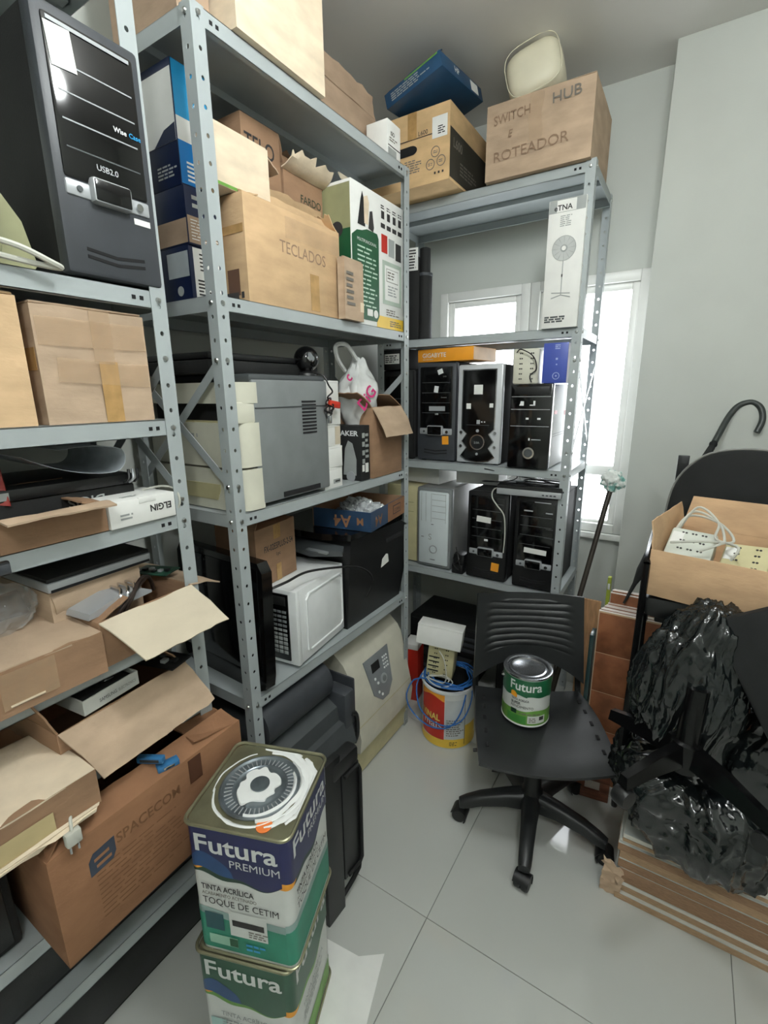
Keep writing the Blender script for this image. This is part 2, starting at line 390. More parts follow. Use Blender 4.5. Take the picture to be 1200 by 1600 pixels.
def rack(label, loc, rz, W_, D_, levels, braces=(), plates=()):
    t_ = thing('shelving_unit', label, 'shelving unit', loc, rz, 'grey slotted steel shelving units')
    for x, y, a in ((0, 0, 0), (W_, 0, 90), (W_, D_, 180), (0, D_, 270)): link('post', POST, t_, (x, y, 0), (0, 0, R(a)))
    sm = shelf_mesh(W_, D_)
    for z in levels:
        link('shelf', sm, t_, (0, 0, z))
        for x in (.019, W_-.019):
            link('bolt', BOLTM, t_, (x, 0, z-.018), (R(90), 0, 0))
        for y in (.019, D_-.019):
            link('bolt', BOLTM, t_, (0, y, z-.018), (0, R(-90), 0)); link('bolt', BOLTM, t_, (W_, y, z-.018), (0, R(90), 0))
    for x, z0, z1 in braces:
        for (za, zb, k) in ((z0, z1, .0035), (z1, z0, .006)):
            q = MB(); xx = x + (k if x < .1 else -k)
            d = Vector((0, D_-.03, zb-za)).normalized(); n = Vector((0, -d.z, d.y))
            for s in (0,):
                pts = [Vector((xx, .015, za))+n*.012, Vector((xx, .015, za))-n*.012, Vector((xx, D_-.015, zb))-n*.012, Vector((xx, D_-.015, zb))+n*.012]
                q.prism([0, 1, 2, 3], lambda i: pts[i], lambda i: pts[i]+Vector((.0018, 0, 0)))
            q.build('brace', STEEL, t_)
        for z in (z0, z1): link('bolt', BOLTM, t_, (x if x > .1 else 0, .018, z), (0, R(90 if x > .1 else -90), 0)); link('bolt', BOLTM, t_, (.018 if x < .1 else W_-.018, 0, z), (R(90), 0, 0))
    return t_
UD = .42
A_Y0, B_Y0, C_X0 = -.262, .826, -1.342; UW = .952
A_T, A_1, A_2, A_3, A_4, A_5, A_6, A_7 = 2.42, 1.818, 1.547, 1.325, 1.038, .815, .503, .312
B_T, B_2, B_3, B_4 = 2.42, 1.838, 1.280, .698
C_T, C_2, C_3, C_4 = 2.415, 1.846, 1.272, .712
rack('grey steel shelving unit nearest the camera, cut off by the left edge of the photo', (-1.0, A_Y0, 0), 90, UW, UD, (A_T, A_1, A_2, A_3, A_4, A_5, A_6, A_7), braces=((UW, 1.36, 1.68),))
rack('grey steel shelving unit along the left wall holding the microwave and two printers', (-1.0, B_Y0, 0), 90, UW, UD, (B_T, B_2, B_3, B_4), braces=((0, 1.36, 1.685), (UW, 1.33, 1.68)))
rack('grey steel shelving unit before the window holding rows of computer towers', (C_X0, 2.07, 0), 0, UW, UD, (C_T, C_2, C_3, C_4), braces=((UW, 1.35, 1.72),))

# ------------------------------------------------------------------ computer towers
def tower_case(t_, w_, h, d, m=None, bez=None, y0=.03):
    BX('case', m or BLACKM, t_, -w_/2+.002, w_/2-.002, y0, d, .008, h-.002, bev=.004)
    BX('bezel', bez or CHARC, t_, -w_/2, w_/2, 0, y0+.006, .006, h, bev=.009)
    for x in (-w_/2+.025, w_/2-.025):
        for y in (.04, d-.05): BX('foot', BLACKM, t_, x-.012, x+.012, y-.012, y+.012, 0, .009, bev=.002)
def tower_strip(label, w_, h, d, loc, rz, stickers=(), dull=None, group='computer towers', strip_z=.34, lower=None, shine=()):
    """black tower: glossy drive panel, silver control strip with bulging window, two slots below"""
    t_ = thing('computer_tower', label, 'computer', loc, rz, group)
    tower_case(t_, w_, h, d, bez=dull or CHARC); F = Face((-w_/2, 0, 0), (1, 0, 0), (0, 0, 1))
    zs = h*strip_z
    dp_ = BX('drive_panel', BLACKG, t_, -w_*.42, w_*.42, -.004, .01, zs+h*.045, h*.955, bev=.006)
    for k in (.80, .70, .60, .50):
        if h*k > zs+h*.08: decal(dp_, F, 'bay_line', SILVER if k in shine else DKGREY, w_*.14, w_*.86, h*k-.0012, h*k+.0012, h=.0046)
    cs_ = BX('control_strip', SILVER, t_, -w_*.42, w_*.42, -.004, .01, zs-h*.02, zs+h*.042, bev=.004)
    win = MB(); win.box(-w_*.2, w_*.2, -.018, .01, zs-h*.028, zs+h*.072, bev=.007); wo = win.build('display_window', SILVER, t_)
    q = MB(); q.box(-w_*.18, w_*.18, -.0192, -.01, zs-h*.02, zs+h*.064, bev=.003); q.build('window_lens', BLACKG, wo)
    disc(cs_, F, 'power_button', CHROME, w_*.8, zs+h*.01, .007, h=.0042, t=.004); disc(cs_, F, 'reset_button', DKGREY, w_*.2, zs+h*.01, .005, h=.0042, t=.003)
    for k in (.115, .085):
        pts = [(w_*.2, h*k), (w_*.5, h*k-.006), (w_*.8, h*k), (w_*.8, h*k+.006), (w_*.5, h*k), (w_*.2, h*k+.006)]
        shape(t_, F, 'vent_slot', HOLE, pts, h=.0004, t=.001)
    for (m, a, bb, sw, sh, *r) in stickers:
        decal(t_, F, 'sticker', m, a-sw/2, a+sw/2, bb-sh/2, bb+sh/2, h=.0052 if bb > zs else .0008, rot=r[0] if r else 0)
    return t_, F
# big tower on the near rack
tA, F = tower_strip('large charcoal computer tower with white sticker, on the top visible shelf of the near rack', .19, .43, .40, (-.995, .59, A_1+.0), 90,
    stickers=((PAPER, .04, .365, .042, .062, 4), (PAPER, .157, .125, .034, .011, 0)), shine=(.8, .7, .6))
text(tA, F, 'USB2.0', .075, .193, .014, SILVER, .02, h=.005); text(tA, F, 'Wise', .118, .272, .012, WHITE, .02, h=.005); text(tA, F, 'Case', .148, .272, .012, CYAN, .02, h=.005)
decal(tA, F, 'drive_front', SILVER, .022, .165, .398, .404, h=.005)
# window rack, upper row
t0 = thing('computer_tower', 'plain black computer tower half hidden behind the shelving post, left end of the upper row', 'computer', (-1.245, 2.10, C_3), 0, 'computer towers')
tower_case(t0, .175, .44, .38, bez=BLACKM); F = Face((-.0875, 0, 0), (1, 0, 0), (0, 0, 1)); decal(t0, F, 'drive_panel', BLACKG, .02, .155, .2, .41, h=.001); decal(t0, F, 'sticker', CYAN, .125, .15, .33, .36, h=.002); decal(t0, F, 'bay_line', DKGREY, .02, .155, .3, .303, h=.002)
tb = thing('boxed_drive', 'flat black equipment with white barcode label on top of the leftmost upper tower', 'equipment', (-1.255, 2.085, C_3+.441), 0)
BX('body', BLACKM, tb, -.075, .075, 0, .25, 0, .095, bev=.004); F = faces(.15, .25, .095)['front']; decal(tb, F, 'barcode_label', PAPER, .02, .105, .028, .075, h=.001); lines(tb, F, 'printed_text', INK, .025, .1, .033, .07, 4, h=.0018)
t1, F = tower_strip('black computer tower with torn white stickers and an orange sticker, under the orange box', .205, .47, .40, (-1.03, 2.10, C_3), 0,
    stickers=((WHITE, .125, .425, .026, .022, 20), (WHITE, .105, .345, .022, .03, -8), (ORANGE, .155, .105, .034, .04, 3), (SILVER, .11, .255, .085, .022, 0)), strip_z=.30)
text(t1, F, 'DVD', .14, .40, .008, GREYP, h=.005); text(t1, F, 'Compact', .13, .305, .008, GREYP, h=.005); text(t1, F, 'USB', .1, .226, .01, WHITE, .02, h=.005)
# silver-framed tower
t2 = thing('computer_tower', 'computer tower with zigzag silver front frame around a black centre', 'computer', (-.81, 2.095, C_3), 0, 'computer towers')
W2, H2 = .212, .452; tower_case(t2, W2, H2, .40, bez=mat('bright_silver_plastic', (204, 207, 210), rough=.3, metal=.1, var=.03)); F = Face((-W2/2, 0, 0), (1, 0, 0), (0, 0, 1))
def zig(e):
    L_ = [(.030+e, .425-e), (.030+e, .165), (.055+e, .142), (.032+e, .108), (.055+e, .078), (.026+e, .042+e), (.05, .022+e), (.106, .014+e)]
    return L_ + [(W2-x, z) for x, z in reversed(L_[:-1])]
shape(t2, F, 'frame_trim', CHROME, zig(-.005), h=.003, t=.005); fp2 = shape(t2, F, 'front_panel', BLACKG, zig(0), h=.0045, t=.005)
disc(fp2, F, 'dial_ring', CHROME, .106, .105, .036, h=.007, r_in=.031, t=.003); disc(fp2, F, 'dial', BLACK, .106, .105, .031, h=.007, t=.002)
text(t2, F, '2.0A', .091, .098, .014, GREYP, .02, h=.0095)
for x in (.03, W2-.03):
    for z in (.148, .084): disc(t2, F, 'frame_screw', CHROME, x-.006 if x < .1 else x+.006, z, .007, h=.004, t=.003)
for m, a0, a1, b0, b1 in ((PAPER, .082, .124, .32, .362), (PAPER, .048, .07, .255, .28), (PAPER, .158, .176, .262, .28), (SILVER, .1, .116, .188, .206), (DKGREY, .05, .16, .182, .184), (WHITE, .122, .128, .195, .2), (WHITE, .135, .141, .195, .2)): decal(t2, F, 'sticker', m, a0, a1, b0, b1, h=.0076)
disc(fp2, F, 'power_button', SILVER, .106, .157, .007, h=.007, t=.003); disc(fp2, F, 'reset_button', SILVER, .106, .05, .006, h=.007, t=.003)
# glossy black tower at right of upper row
t3 = thing('computer_tower', 'glossy black computer tower with silver ring button, pale side panel, under the blue box', 'computer', (-.566, 2.055, C_3), 0, 'computer towers')
W3, H3 = .176, .362; BX('case', mat('pale_metal_case', (205, 204, 204), rough=.45, var=.04), t3, -W3/2+.002, W3/2-.002, .03, .38, .008, H3-.002, bev=.003); BX('bezel', BLACKG, t3, -W3/2, W3/2, 0, .034, .004, H3, bev=.006)
F = Face((-W3/2, 0, 0), (1, 0, 0), (0, 0, 1)); BX('optical_drive', BLACK, t3, -.07, .075, -.005, .01, .318, .35, bev=.002)
for z in (.308, .255, .185): decal(t3, F, 'bay_line', SILVER, .006, W3-.006, z, z+.0025, h=.001)
for m, a0, a1, b0, b1 in ((WHITE, .045, .06, .272, .29), (WHITE, .085, .108, .272, .276), (WHITE, .1, .108, .276, .292), (WHITE, .072, .084, .214, .222), (WHITE, .12, .134, .214, .222), (SILVER, .1, .14, .128, .132), (WHITE, .088, .094, .126, .136)): decal(t3, F, 'sticker', m, a0, a1, b0, b1, h=.0012)
shape(t3, F, 'sticker', WHITE, [(.04, .272), (.06, .272), (.05, .292)], h=.0014)
disc(t3, F, 'power_ring', CHROME, .092, .072, .025, h=.001, r_in=.018, t=.005); disc(t3, F, 'power_button', DKGREY, .092, .072, .017, h=.001, t=.004)
decal(t3, faces(W3, .38, H3)['right'], 'sticker', RED, .25, .30, .225, .245, h=-.0012); decal(t3, faces(W3, .38, H3)['right'], 'sticker', RED, .06, .11, .235, .25, h=-.0012)
for z in (.09, .1): decal(t3, faces(W3, .38, H3)['right'], 'side_groove', MIDGREY, .06, .34, z+.05, z+.052, h=-.0012)
# lower row
tw = thing('computer_tower', 'white-fronted computer tower with grey rim and round power button', 'computer', (-1.03, 2.095, C_4), 0, 'computer towers')
WW, HW = .192, .425; tower_case(tw, WW, HW, .38, m=mat('grey_metal_case', (128, 128, 126), rough=.5), bez=MIDGREY); F = Face((-WW/2, 0, 0), (1, 0, 0), (0, 0, 1))
FROST = mat('frosty_white_plastic', (214, 222, 224), rough=.3, var=.03); fpw = BX('front_panel', FROST, tw, -WW*.43, WW*.43, -.008, .01, .022, HW-.018, bev=.008)
for z in (.395, .365, .335, .305, .27): decal(fpw, F, 'bay_line', GREYP, .09, .165, z, z+.0022, h=.0088)
for x in (.03, .055, .085, .165): decal(fpw, F, 'bay_line', GREYP, x, x+.0016, .25, .40, h=.0088)
disc(fpw, F, 'power_ring', SILVER, .1, .105, .022, h=.008, r_in=.017, t=.003); disc(fpw, F, 'power_button', FROST, .1, .105, .017, h=.008, t=.002)
text(tw, F, 'S', .07, .155, .045, GREYP, .0, h=.009); decal(tw, F, 'drive_mark', DKGREY, .086, .1, .236, .239, h=.009); decal(tw, F, 'drive_mark', DKGREY, .03, .045, .165, .168, h=.009); decal(tw, F, 'drive_mark', DKGREY, .082, .11, .047, .05, h=.009)
tg = thing('computer_tower', 'yellowed beige computer tower behind the shelving post, left end of the lower row', 'computer', (-1.232, 2.12, C_4), 0, 'computer towers')
tower_case(tg, .185, .42, .34, m=BEIGE_D, bez=BEIGE_D); F = Face((-.0925, 0, 0), (1, 0, 0), (0, 0, 1)); decal(tg, F, 'bay_line', OLIVE, .02, .165, .33, .333, h=.001); decal(tg, F, 'bay_line', OLIVE, .02, .165, .28, .283, h=.001); disc(tg, F, 'power_button', BEIGE, .09, .15, .014, h=.001, t=.004)
t4, F = tower_strip('black computer tower with a white label and orange sticker, grey cable hanging over its front', .2, .437, .39, (-.74, 2.075, C_4), 0,
    stickers=((PAPER, .085, .305, .07, .028, -3), (ORANGE, .148, .075, .038, .042, -4), (WHITE, .1, .205, .018, .01, 0), (DKGREY, .16, .385, .03, .004, 0)), strip_z=.31, dull=BLACK)
decal(t4, F, 'bay_line', DKGREY, .13, .17, .262, .264, h=.005)
t5, F = tower_strip('black computer tower with a long white label, right end of the lower row', .19, .437, .39, (-.512, 2.07, C_4), 0,
    stickers=((PAPER, .1, .19, .1, .024, -2), (SILVER, .12, .417, .07, .004, 0), (SILVER, .06, .375, .04, .006, 0), (SILVER, .15, .372, .03, .005, 0), (DKGREY, .155, .26, .04, .003, 0), (DKGREY, .155, .3, .03, .003, 0)), strip_z=.27, dull=BLACK)
# things on and around the towers
gb = thing('motherboard_box', 'flat orange product box lying on the black tower of the upper row', 'box', (-.985, 2.088, C_3+.4705), -7)
BX('body', ORANGE, gb, -.15, .15, 0, .22, 0, .058, bev=.002); F = faces(.3, .22, .058); text(gb, F['front'], 'GIGABYTE', .028, .02, .028, WHITE, .006, width=.13); lines(gb, F['front'], 'printed_text', CARD_L, .03, .13, .008, .014, 1)
decal(gb, F['right'], 'side_panel', mat('pale_orange_print', (228, 190, 150), rough=.5), .002, .218, .002, .056)
def ups(t_, w_, d, h, m, sockets=(2, 5), face='front', dark=INK, off=.0):
    BX('body', m, t_, -w_/2, w_/2, 0, d, 0, h, bev=.008); F = faces(w_, d, h)[face]
    fw = w_ if face in ('front', 'top') else d; fh = d if face == 'top' else h
    for i in range(sockets[0]):
        for j in range(sockets[1]):
            x = fw*(.3+.42*i/max(1, sockets[0]-1)) if sockets[0] > 1 else fw*.5; z = fh*(.14+.72*j/max(1, sockets[1]-1))
            for k in (-1, 1): disc(t_, F, 'socket_hole', dark, x+k*fw*.035, z+off*i, .0032, h=.0002, n=8, t=.0008)
    return F
u1 = thing('voltage_regulator', 'beige voltage regulator with socket holes standing beside the blue box', 'regulator', (-.608, 2.10, C_3+.3625), 8, 'voltage regulators')
F = ups(u1, .108, .2, .145, BEIGE, (2, 6)); q = MB(); q.tube([(-.04, -.004, .13), (-.02, -.02, .14), (.03, -.02, .11), (.045, -.012, .06), (.02, -.008, .035), (.028, -.01, .005)], .0025, 6, smooth=6); q.build('cord', CABLE_K, u1)
bb = thing('product_box', 'violet-blue upright product box with a ring emblem on the glossy tower', 'box', (-.478, 2.052, C_3+.3625), 0)
BX('body', BLUEV, bb, -.048, .048, 0, .13, 0, .156, bev=.0015); F = faces(.096, .13, .156); disc(bb, F['front'], 'emblem', mat('pale_blue_ink', (170, 184, 226), rough=.5), .055, .028, .014, r_in=.0115); decal(bb, F['front'], 'emblem_dot', MATS['pale_blue_ink'], .052, .058, .025, .031)
lines(bb, F['front'], 'printed_text', MATS['pale_blue_ink'], .045, .065, .13, .15, 3, ragged=.1); decal(bb, F['front'], 'emblem_dot', MATS['pale_blue_ink'], .05, .058, .09, .098); decal(bb, F['front'], 'emblem_dot', MATS['pale_blue_ink'], .052, .057, .07, .075); decal(bb, F['right'], 'side_panel', mat('pale_side_print', (205, 200, 205), rough=.6), .002, .128, .002, .154)
lp = thing('dvd_player', 'flat black disc player with silver front lying across the lower towers', 'player', (-.55, 2.045, C_4+.4395), 2)
BX('body', BLACKM, lp, -.14, .14, .006, .24, .004, .045, bev=.003); fpl = BX('front_panel', SILVER, lp, -.14, .14, 0, .008, .003, .03, bev=.002); BX('lid', BLACKG, lp, -.138, .138, .01, .236, .045, .048, bev=.001)
for i in range(4): BX('button', DKGREY, fpl, .06+i*.016, .07+i*.016, -.002, .002, .012, .018, bev=.0008)
def cable(label, pts, r, m, cat='cable', name='cable', smooth=8, group=None, n=7):
    b = MB(); b.tube(pts, r, n, smooth=smooth); o = b.build(name, m); return tag(o, label, cat, group)
cable('grey cable hanging down the front of the lower black tower', [(-.72, 2.2, C_4+.445), (-.72, 2.09, C_4+.45), (-.715, 2.058, C_4+.42), (-.69, 2.056, C_4+.385), (-.655, 2.057, C_4+.34), (-.646, 2.057, C_4+.25), (-.65, 2.06, C_4+.16)], .003, CABLE_W)
b = MB(); random.seed(3)
b.tube([(-.76, 2.2, 1.155)] + [(-.7+.1*math.cos(i*1.3)*(1-.02*i)+random.uniform(-.02, .02), 2.13+.07*math.sin(i*1.3), 1.162+.012*i) for i in range(9)] + [(-.5, 2.12, 1.215), (-.42, 2.1, 1.21)], .0028, 6, smooth=6); tag(b.build('cable', CABLE_K), 'tangled black cables lying over the lower towers beside the disc player', 'cable')
b = MB(); b.tube([(-.62, 2.1, 1.205), (-.55, 2.08, 1.207), (-.45, 2.09, 1.206), (-.42, 2.16, 1.206), (-.5, 2.2, 1.206), (-.6, 2.17, 1.206), (-.56, 2.1, 1.211), (-.44, 2.1, 1.211)], .0028, 6, smooth=6); tag(b.build('cable', CABLE_K), 'coiled black cable lying on top of the disc player', 'cable')
t_ = thing('power_adapter', 'heap of black power adapters between the white and black towers', 'adapter', (-.888, 2.08, C_4), 0)
BX('adapter_block', BLACK, t_, -.03, .03, 0, .09, 0, .05, bev=.006); q = MB(); q.box(-.026, .03, .01, .08, .0505, .1, bev=.006, mtx=Matrix.Rotation(R(0), 4, 'Y')); q.build('adapter_block', BLACK, t_)
q = MB(); q.tube([(-.02, .0, .08), (.0, -.012, .12), (.02, -.01, .09), (-.01, -.014, .05), (.02, -.012, .03), (.01, -.006, .08), (-.02, .03, .13)], .003, 6, smooth=6); q.build('cord', CABLE_K, t_)
carton('creased white box lying on the beige tower behind the white-fronted tower', .2, .2, .085, (-1.15, 2.2, C_4+.4265), -6, m=PAPER, name='white_box', group='white boxes behind the towers')
carton('small white box bridging the white and black towers of the lower row', .22, .16, .075, (-.862, 2.24, C_4+.438), 3, m=PAPER, name='white_box', group='white boxes behind the towers')
# window rack, shelf above
fb = thing('fan_box', 'tall slim white box with a printed pedestal fan, standing by the window post', 'box', (-.475, 2.052, C_2), 0)
FBW, FBH = .135, .455; BX('body', PAPER, fb, -FBW/2, FBW/2, 0, .15, 0, FBH, bev=.0015); F = faces(FBW, .15, FBH)
decal(fb, F['front'], 'top_band', GREYP, 0.002, FBW-.002, FBH-.045, FBH-.001); decal(fb, F['front'], 'top_band', PAPER, .03, .1, FBH-.044, FBH-.004, h=.0012); text(fb, F['front'], 'eTNA', .02, FBH-.038, .026, INK, .02, h=.0018)
disc(fb, F['front'], 'fan_print', mat('pale_grey_print', (190, 193, 191), rough=.7), .066, .285, .042); disc(fb, F['front'], 'fan_print', GREYP, .066, .285, .044, r_in=.042, h=.0012); disc(fb, F['front'], 'fan_print', GREYP, .066, .285, .013, h=.002); disc(fb, F['front'], 'fan_print', PAPER, .066, .285, .008, h=.0032)
for i in range(12):
    a = i*math.pi/6; shape(fb, F['front'], 'fan_print', GREYP, [(.066+.014*math.cos(a), .285+.014*math.sin(a)), (.066+.04*math.cos(a), .285+.04*math.sin(a)), (.066+.04*math.cos(a+.05), .285+.04*math.sin(a+.05))], h=.0019)
decal(fb, F['front'], 'fan_print', GREYP, .0645, .0675, .12, .245); decal(fb, F['front'], 'fan_print', INK, .063, .068, .185, .195)
shape(fb, F['front'], 'fan_print', GREYP, [(.03, .108), (.066, .118), (.102, .108), (.102, .112), (.066, .122), (.03, .112)])
shape(fb, F['front'], 'fan_print', GREYP, [(.03, .128), (.1, .122), (.1, .126), (.03, .132)])
lines(fb, F['front'], 'printed_text', GREYP, .045, .095, .36, .40, 6); lines(fb, F['front'], 'printed_text', DKGREY, .01, .09, .02, .045, 3, fill=.75, ragged=.1)
for k in range(4): decal(fb, F['right'], 'side_print', [INK, RED, INK, GREYP][k], .02, .12, FBH-.06-k*.03, FBH-.045-k*.03)
rc = thing('rolled_tube', 'tall black rolled tube standing at the left end of the window shelf', 'tube', (-1.17, 2.24, C_2), 0)
q = MB(); q.lathe([(0, 0), (.036, 0), (.036, .31), (.026, .315), (.026, .43), (.014, .435), (.012, .42), (0, .42)], 24); q.build('sleeve', BLACKM, rc); q = MB(); q.lathe([(.0365, .305), (.038, .308), (.038, .318), (.0365, .32)], 24); q.build('collar', CHARC, rc)
cd_ = thing('printed_card', 'small white printed card hanging in front of the black rolled tube', 'card', (-1.215, 2.19, C_2+.33), 10)
BX('sheet', PAPER, cd_, -.02, .03, 0, .002, 0, .1, bev=.0004); lines(cd_, Face((-.02, 0, 0), (1, 0, 0), (0, 0, 1)), 'printed_text', INK, .004, .046, .006, .094, 7)
q = MB(); q.box(-.025, .035, .002, .14, -.33, .06, bev=.003); q.build('backing_box', BLACKM, cd_)
# window rack, top
sw, F = carton('large tan cardboard box marked with handwriting and clear tape, on top of the window rack', .395, .36, .258, (-.605, 2.045, C_T+.001), 0, m=CARD, bulge=.005, name='cardboard_box')
f = F['front']; text(sw, f, 'SWITCH', .03, .185, .045, PENCIL, .005, rot=3, width=.14, h=.003); text(sw, f, 'HUB', .25, .2, .048, INKG, .008, rot=3, width=.1, h=.003); text(sw, f, 'E', .085, .135, .035, PENCIL, .0, shear=.2, h=.003); text(sw, f, 'ROTEADOR', .035, .06, .05, PENCIL, 0., rot=2, width=.28, h=.003)
q = MB(); q.grid(lambda i, j: f.at(.165+.05*i+.004*math.sin(j*9), .10+.155*j, .0035+.004*abs(noise.noise(Vector((i*4, j*11, 3))))), 8, 24); q.build('tape', CLEARTAPE, sw)
cu_ = thing('stool_cushion', 'cream padded cushion with rounded corners lying on the handwritten box', 'cushion', (-.655, 2.165, C_T+.2685), 6)
CREAM = mat('cream_vinyl', (222, 216, 192), rough=.45, var=.03)
q = MB(); bmesh.ops.create_cube(q.bm, size=2); bmesh.ops.subdivide_edges(q.bm, edges=q.bm.edges[:], cuts=9, use_grid_fill=True)
for v in q.bm.verts:
    p = v.co.copy(); l = (abs(p.x)**3.6+abs(p.y)**3.6+abs(p.z)**3.6)**(1/3.6); p /= l
    p = Matrix.Rotation(R(-14), 3, 'Y') @ Vector((p.x*.105, p.y*.09, p.z*.088)); v.co = p + Vector((0, .0, .094))
zmin = min(v.co.z for v in q.bm.verts)
for v in q.bm.verts: v.co.z -= zmin
q.build('padding', CREAM, cu_); q = MB(); q.tube([Matrix.Rotation(R(-14), 3, 'Y') @ Vector((.1*math.copysign(abs(math.cos(a))**.6, math.cos(a)), -.085, .084*math.copysign(abs(math.sin(a))**.6, math.sin(a)))) + Vector((0, 0, .094-zmin)) for a in [i*math.pi/16 for i in range(33)]], .0014, 6, cap=False); q.build('piping', CREAM, cu_)
l6, F = carton('yellow-tan printer carton with a hand hole and dark side panel, overhanging the window rack', .40, .40, .262, (-1.105, 1.925, C_T+.001), 0, m=card('carton_yellow', (216, 182, 136)), name='printer_carton')
f = F['front']; text(l6, f, 'L600', .262, .175, .022, INK, .006); decal(l6, f, 'print_rule', INK, .14, .39, .168, .171); decal(l6, f, 'shipping_label', PAPER, .325, .395-.005, .15, .222, h=.001)
lines(l6, f, 'barcode', INK, .35, .385, .16, .19, 4, h=.002); decal(l6, f, 'tape', TAPE, .215, .255, .17, .262, h=.0008)
pts = [(.2+.028*math.cos(a)+(.03 if math.cos(a) > 0 else -.03), .132+.017*math.sin(a)) for a in [i*math.pi/8 for i in range(16)]]; shape(l6, f, 'hand_hole', HOLE, pts, h=.0012)
for cx, cz in ((.34, .105), (.318, .065), (.365, .07)): disc(l6, f, 'care_symbol', INKG, cx, cz, .019, r_in=.0165); lines(l6, f, 'printed_text', INKG, cx-.01, cx+.01, cz-.006, cz+.006, 2, ragged=.1)
lines(l6, f, 'printed_text', INKG, .2, .28, .05, .1, 6); decal(l6, F['right'], 'side_print', mat('print_dark_olive', (56, 54, 46), rough=.6), .004, .396, .01, .18); text(l6, F['right'], 'L600', .03, .12, .045, INKG, .02, h=.0016); lines(l6, F['right'], 'printed_text', INKG, .1, .3, .04, .09, 4, h=.0016)
for k in range(3): decal(l6, f, 'care_symbol', INK, .335+k*.017, .342+k*.017, .028, .036)
bl = thing('product_box', 'dark blue product box lying tilted on the yellow-tan printer carton', 'box', (-1.03, 1.86, C_T+.305), 0, rot=(R(3), R(-13), R(-6)))
DBLUE = mat('print_dark_blue', (34, 74, 108), rough=.4, var=.08); BX('body', DBLUE, bl, -.13, .13, 0, .33, 0, .052, bev=.002); F = faces(.26, .33, .052); lines(bl, F['front'], 'printed_text', GREYP, .03, .22, .012, .042, 4); text(bl, F['right'], 'HP', .1, .02, .03, WHITE, .02); decal(bl, F['right'], 'barcode_label', PAPER, .23, .29, .008, .044); decal(bl, F['front'], 'edge_print', LIME, .1, .25, .045, .05)
flap(bl, (0, 0, .052), (1, 0, 0), (0, -1, 0), .25, .06, -60, DBLUE)

# ------------------------------------------------------------------ middle rack: top
carton('large pale cardboard box on the middle rack, cut off by the photo top', .32, .34, .36, **on_x(.94, 1.262, B_T+.001, -.985), m=CARD_L, tape=.05, bulge=.006)
carton('brown cardboard box on the middle rack top, left of the large pale box', .09, .25, .26, **on_x(.84, .93, B_T+.001, -1.06), m=CARD_G)
tx, F = carton('torn open brown cardboard box at the far end of the middle rack top', .44, .26, .17, **on_x(1.29, 1.735, B_T+.001, -1.12), m=CARD_G, open_={'f': (.07, -25, .4, .03), 'b': (.1, 10, .3, .03), 'l': (.1, 30, .2, .02), 'r': (.08, -40, .2, .02)})
wl = thing('labelled_box', 'small white labelled box at the corner of the middle rack top', 'box', (-1.02, 1.70, B_T+.001), 90); BX('body', PAPER, wl, -.045, .045, 0, .09, 0, .12, bev=.0015); F = faces(.09, .09, .12); text(wl, F['front'], 'ISO', .02, .075, .018, INK, .02); decal(wl, F['front'], 'print_rule', INK, .004, .086, .04, .043); decal(wl, F['front'], 'side_print', GREYP, .004, .06, .008, .035); lines(wl, F['front'], 'printed_text', INKG, .012, .07, .055, .07, 2)
# ------------------------------------------------------------------ middle rack: second shelf
def blue_box(label, w_, d, h, loc, style):
    t_ = thing('processor_box', label, 'box', loc, 90, 'blue processor boxes'); F = faces(w_, d, h)
    BX('body', NAVY, t_, -w_/2, w_/2, 0, d, 0, h, bev=.0015); f, l = F['front'], F['left']
    if style == 0:
        decal(t_, l, 'white_print', PAPER, .004, d-.002, h*.36, h*.93); shape(t_, l, 'navy_print', NAVY, [(.004, h*.36), (d-.002, h*.36), (d-.002, h*.5), (d*.72, h*.47), (d*.45, h*.36)], h=.0014)
        lines(t_, l, 'printed_text', GREYP, d*.45, d*.95, h*.08, h*.2, 4); lines(t_, l, 'printed_text', GREYP, d*.3, d*.9, h*.5, h*.85, 5, ragged=.3)
        decal(t_, f, 'blue_print', CYAN, .002, w_-.002, h*.56, h-.002); decal(t_, f, 'white_print', PAPER, .002, w_-.002, h*.37, h*.56); decal(t_, f, 'blue_print', BLUE, .002, w_-.002, .004, h*.37); lines(t_, f, 'printed_text', PAPER, .02, .07, .01, h*.22, 5, h=.0013); text(t_, f, '2', .055, h*.7, .03, PAPER, .02, h=.0013)
    elif style == 1:
        decal(t_, f, 'print_band', CARD_G, .002, w_-.002, .004, h*.5); lines(t_, f, 'printed_text', PAPER, .01, w_*.9, .01, h*.46, 7, h=.0013, fill=.3); decal(t_, l, 'print_band', CARD_G, .002, d-.002, .004, h*.45); lines(t_, f, 'printed_text', GREYP, .02, w_*.8, h*.62, h*.9, 2); decal(t_, f, 'blue_print', CYAN, w_*.62, w_-.002, h*.5, h-.002, h=.0014)
    else:
        decal(t_, f, 'barcode_label', PAPER, .012, w_*.5, .004, h-.004); lines(t_, f, 'barcode', INK, .03, w_*.46, h*.55, h*.9, 5, h=.0014, fill=.4, ragged=.1); lines(t_, f, 'barcode', INK, .02, w_*.42, h*.1, h*.42, 5, h=.0014, ragged=.1); decal(t_, f, 'blue_print', BLUE, w_*.52, w_-.002, .004, h*.55); decal(t_, f, 'white_print', PAPER, w_*.52, w_-.002, h*.55, h-.004); lines(t_, f, 'printed_text', PAPER, w_*.7, w_*.95, h*.08, h*.4, 4, h=.0014)
        decal(t_, l, 'white_print', mat('grey_white_print', (176, 184, 188), rough=.5), d*.5, d-.004, h*.45, h*.9); disc(t_, l, 'emblem', GREYP, d*.75, h*.2, .012)
    return t_
blue_box('tall white and blue processor box, topmost of the blue stack beside the near post', .10, .16, .262, (-1.12, .902, B_2+.266), 0)
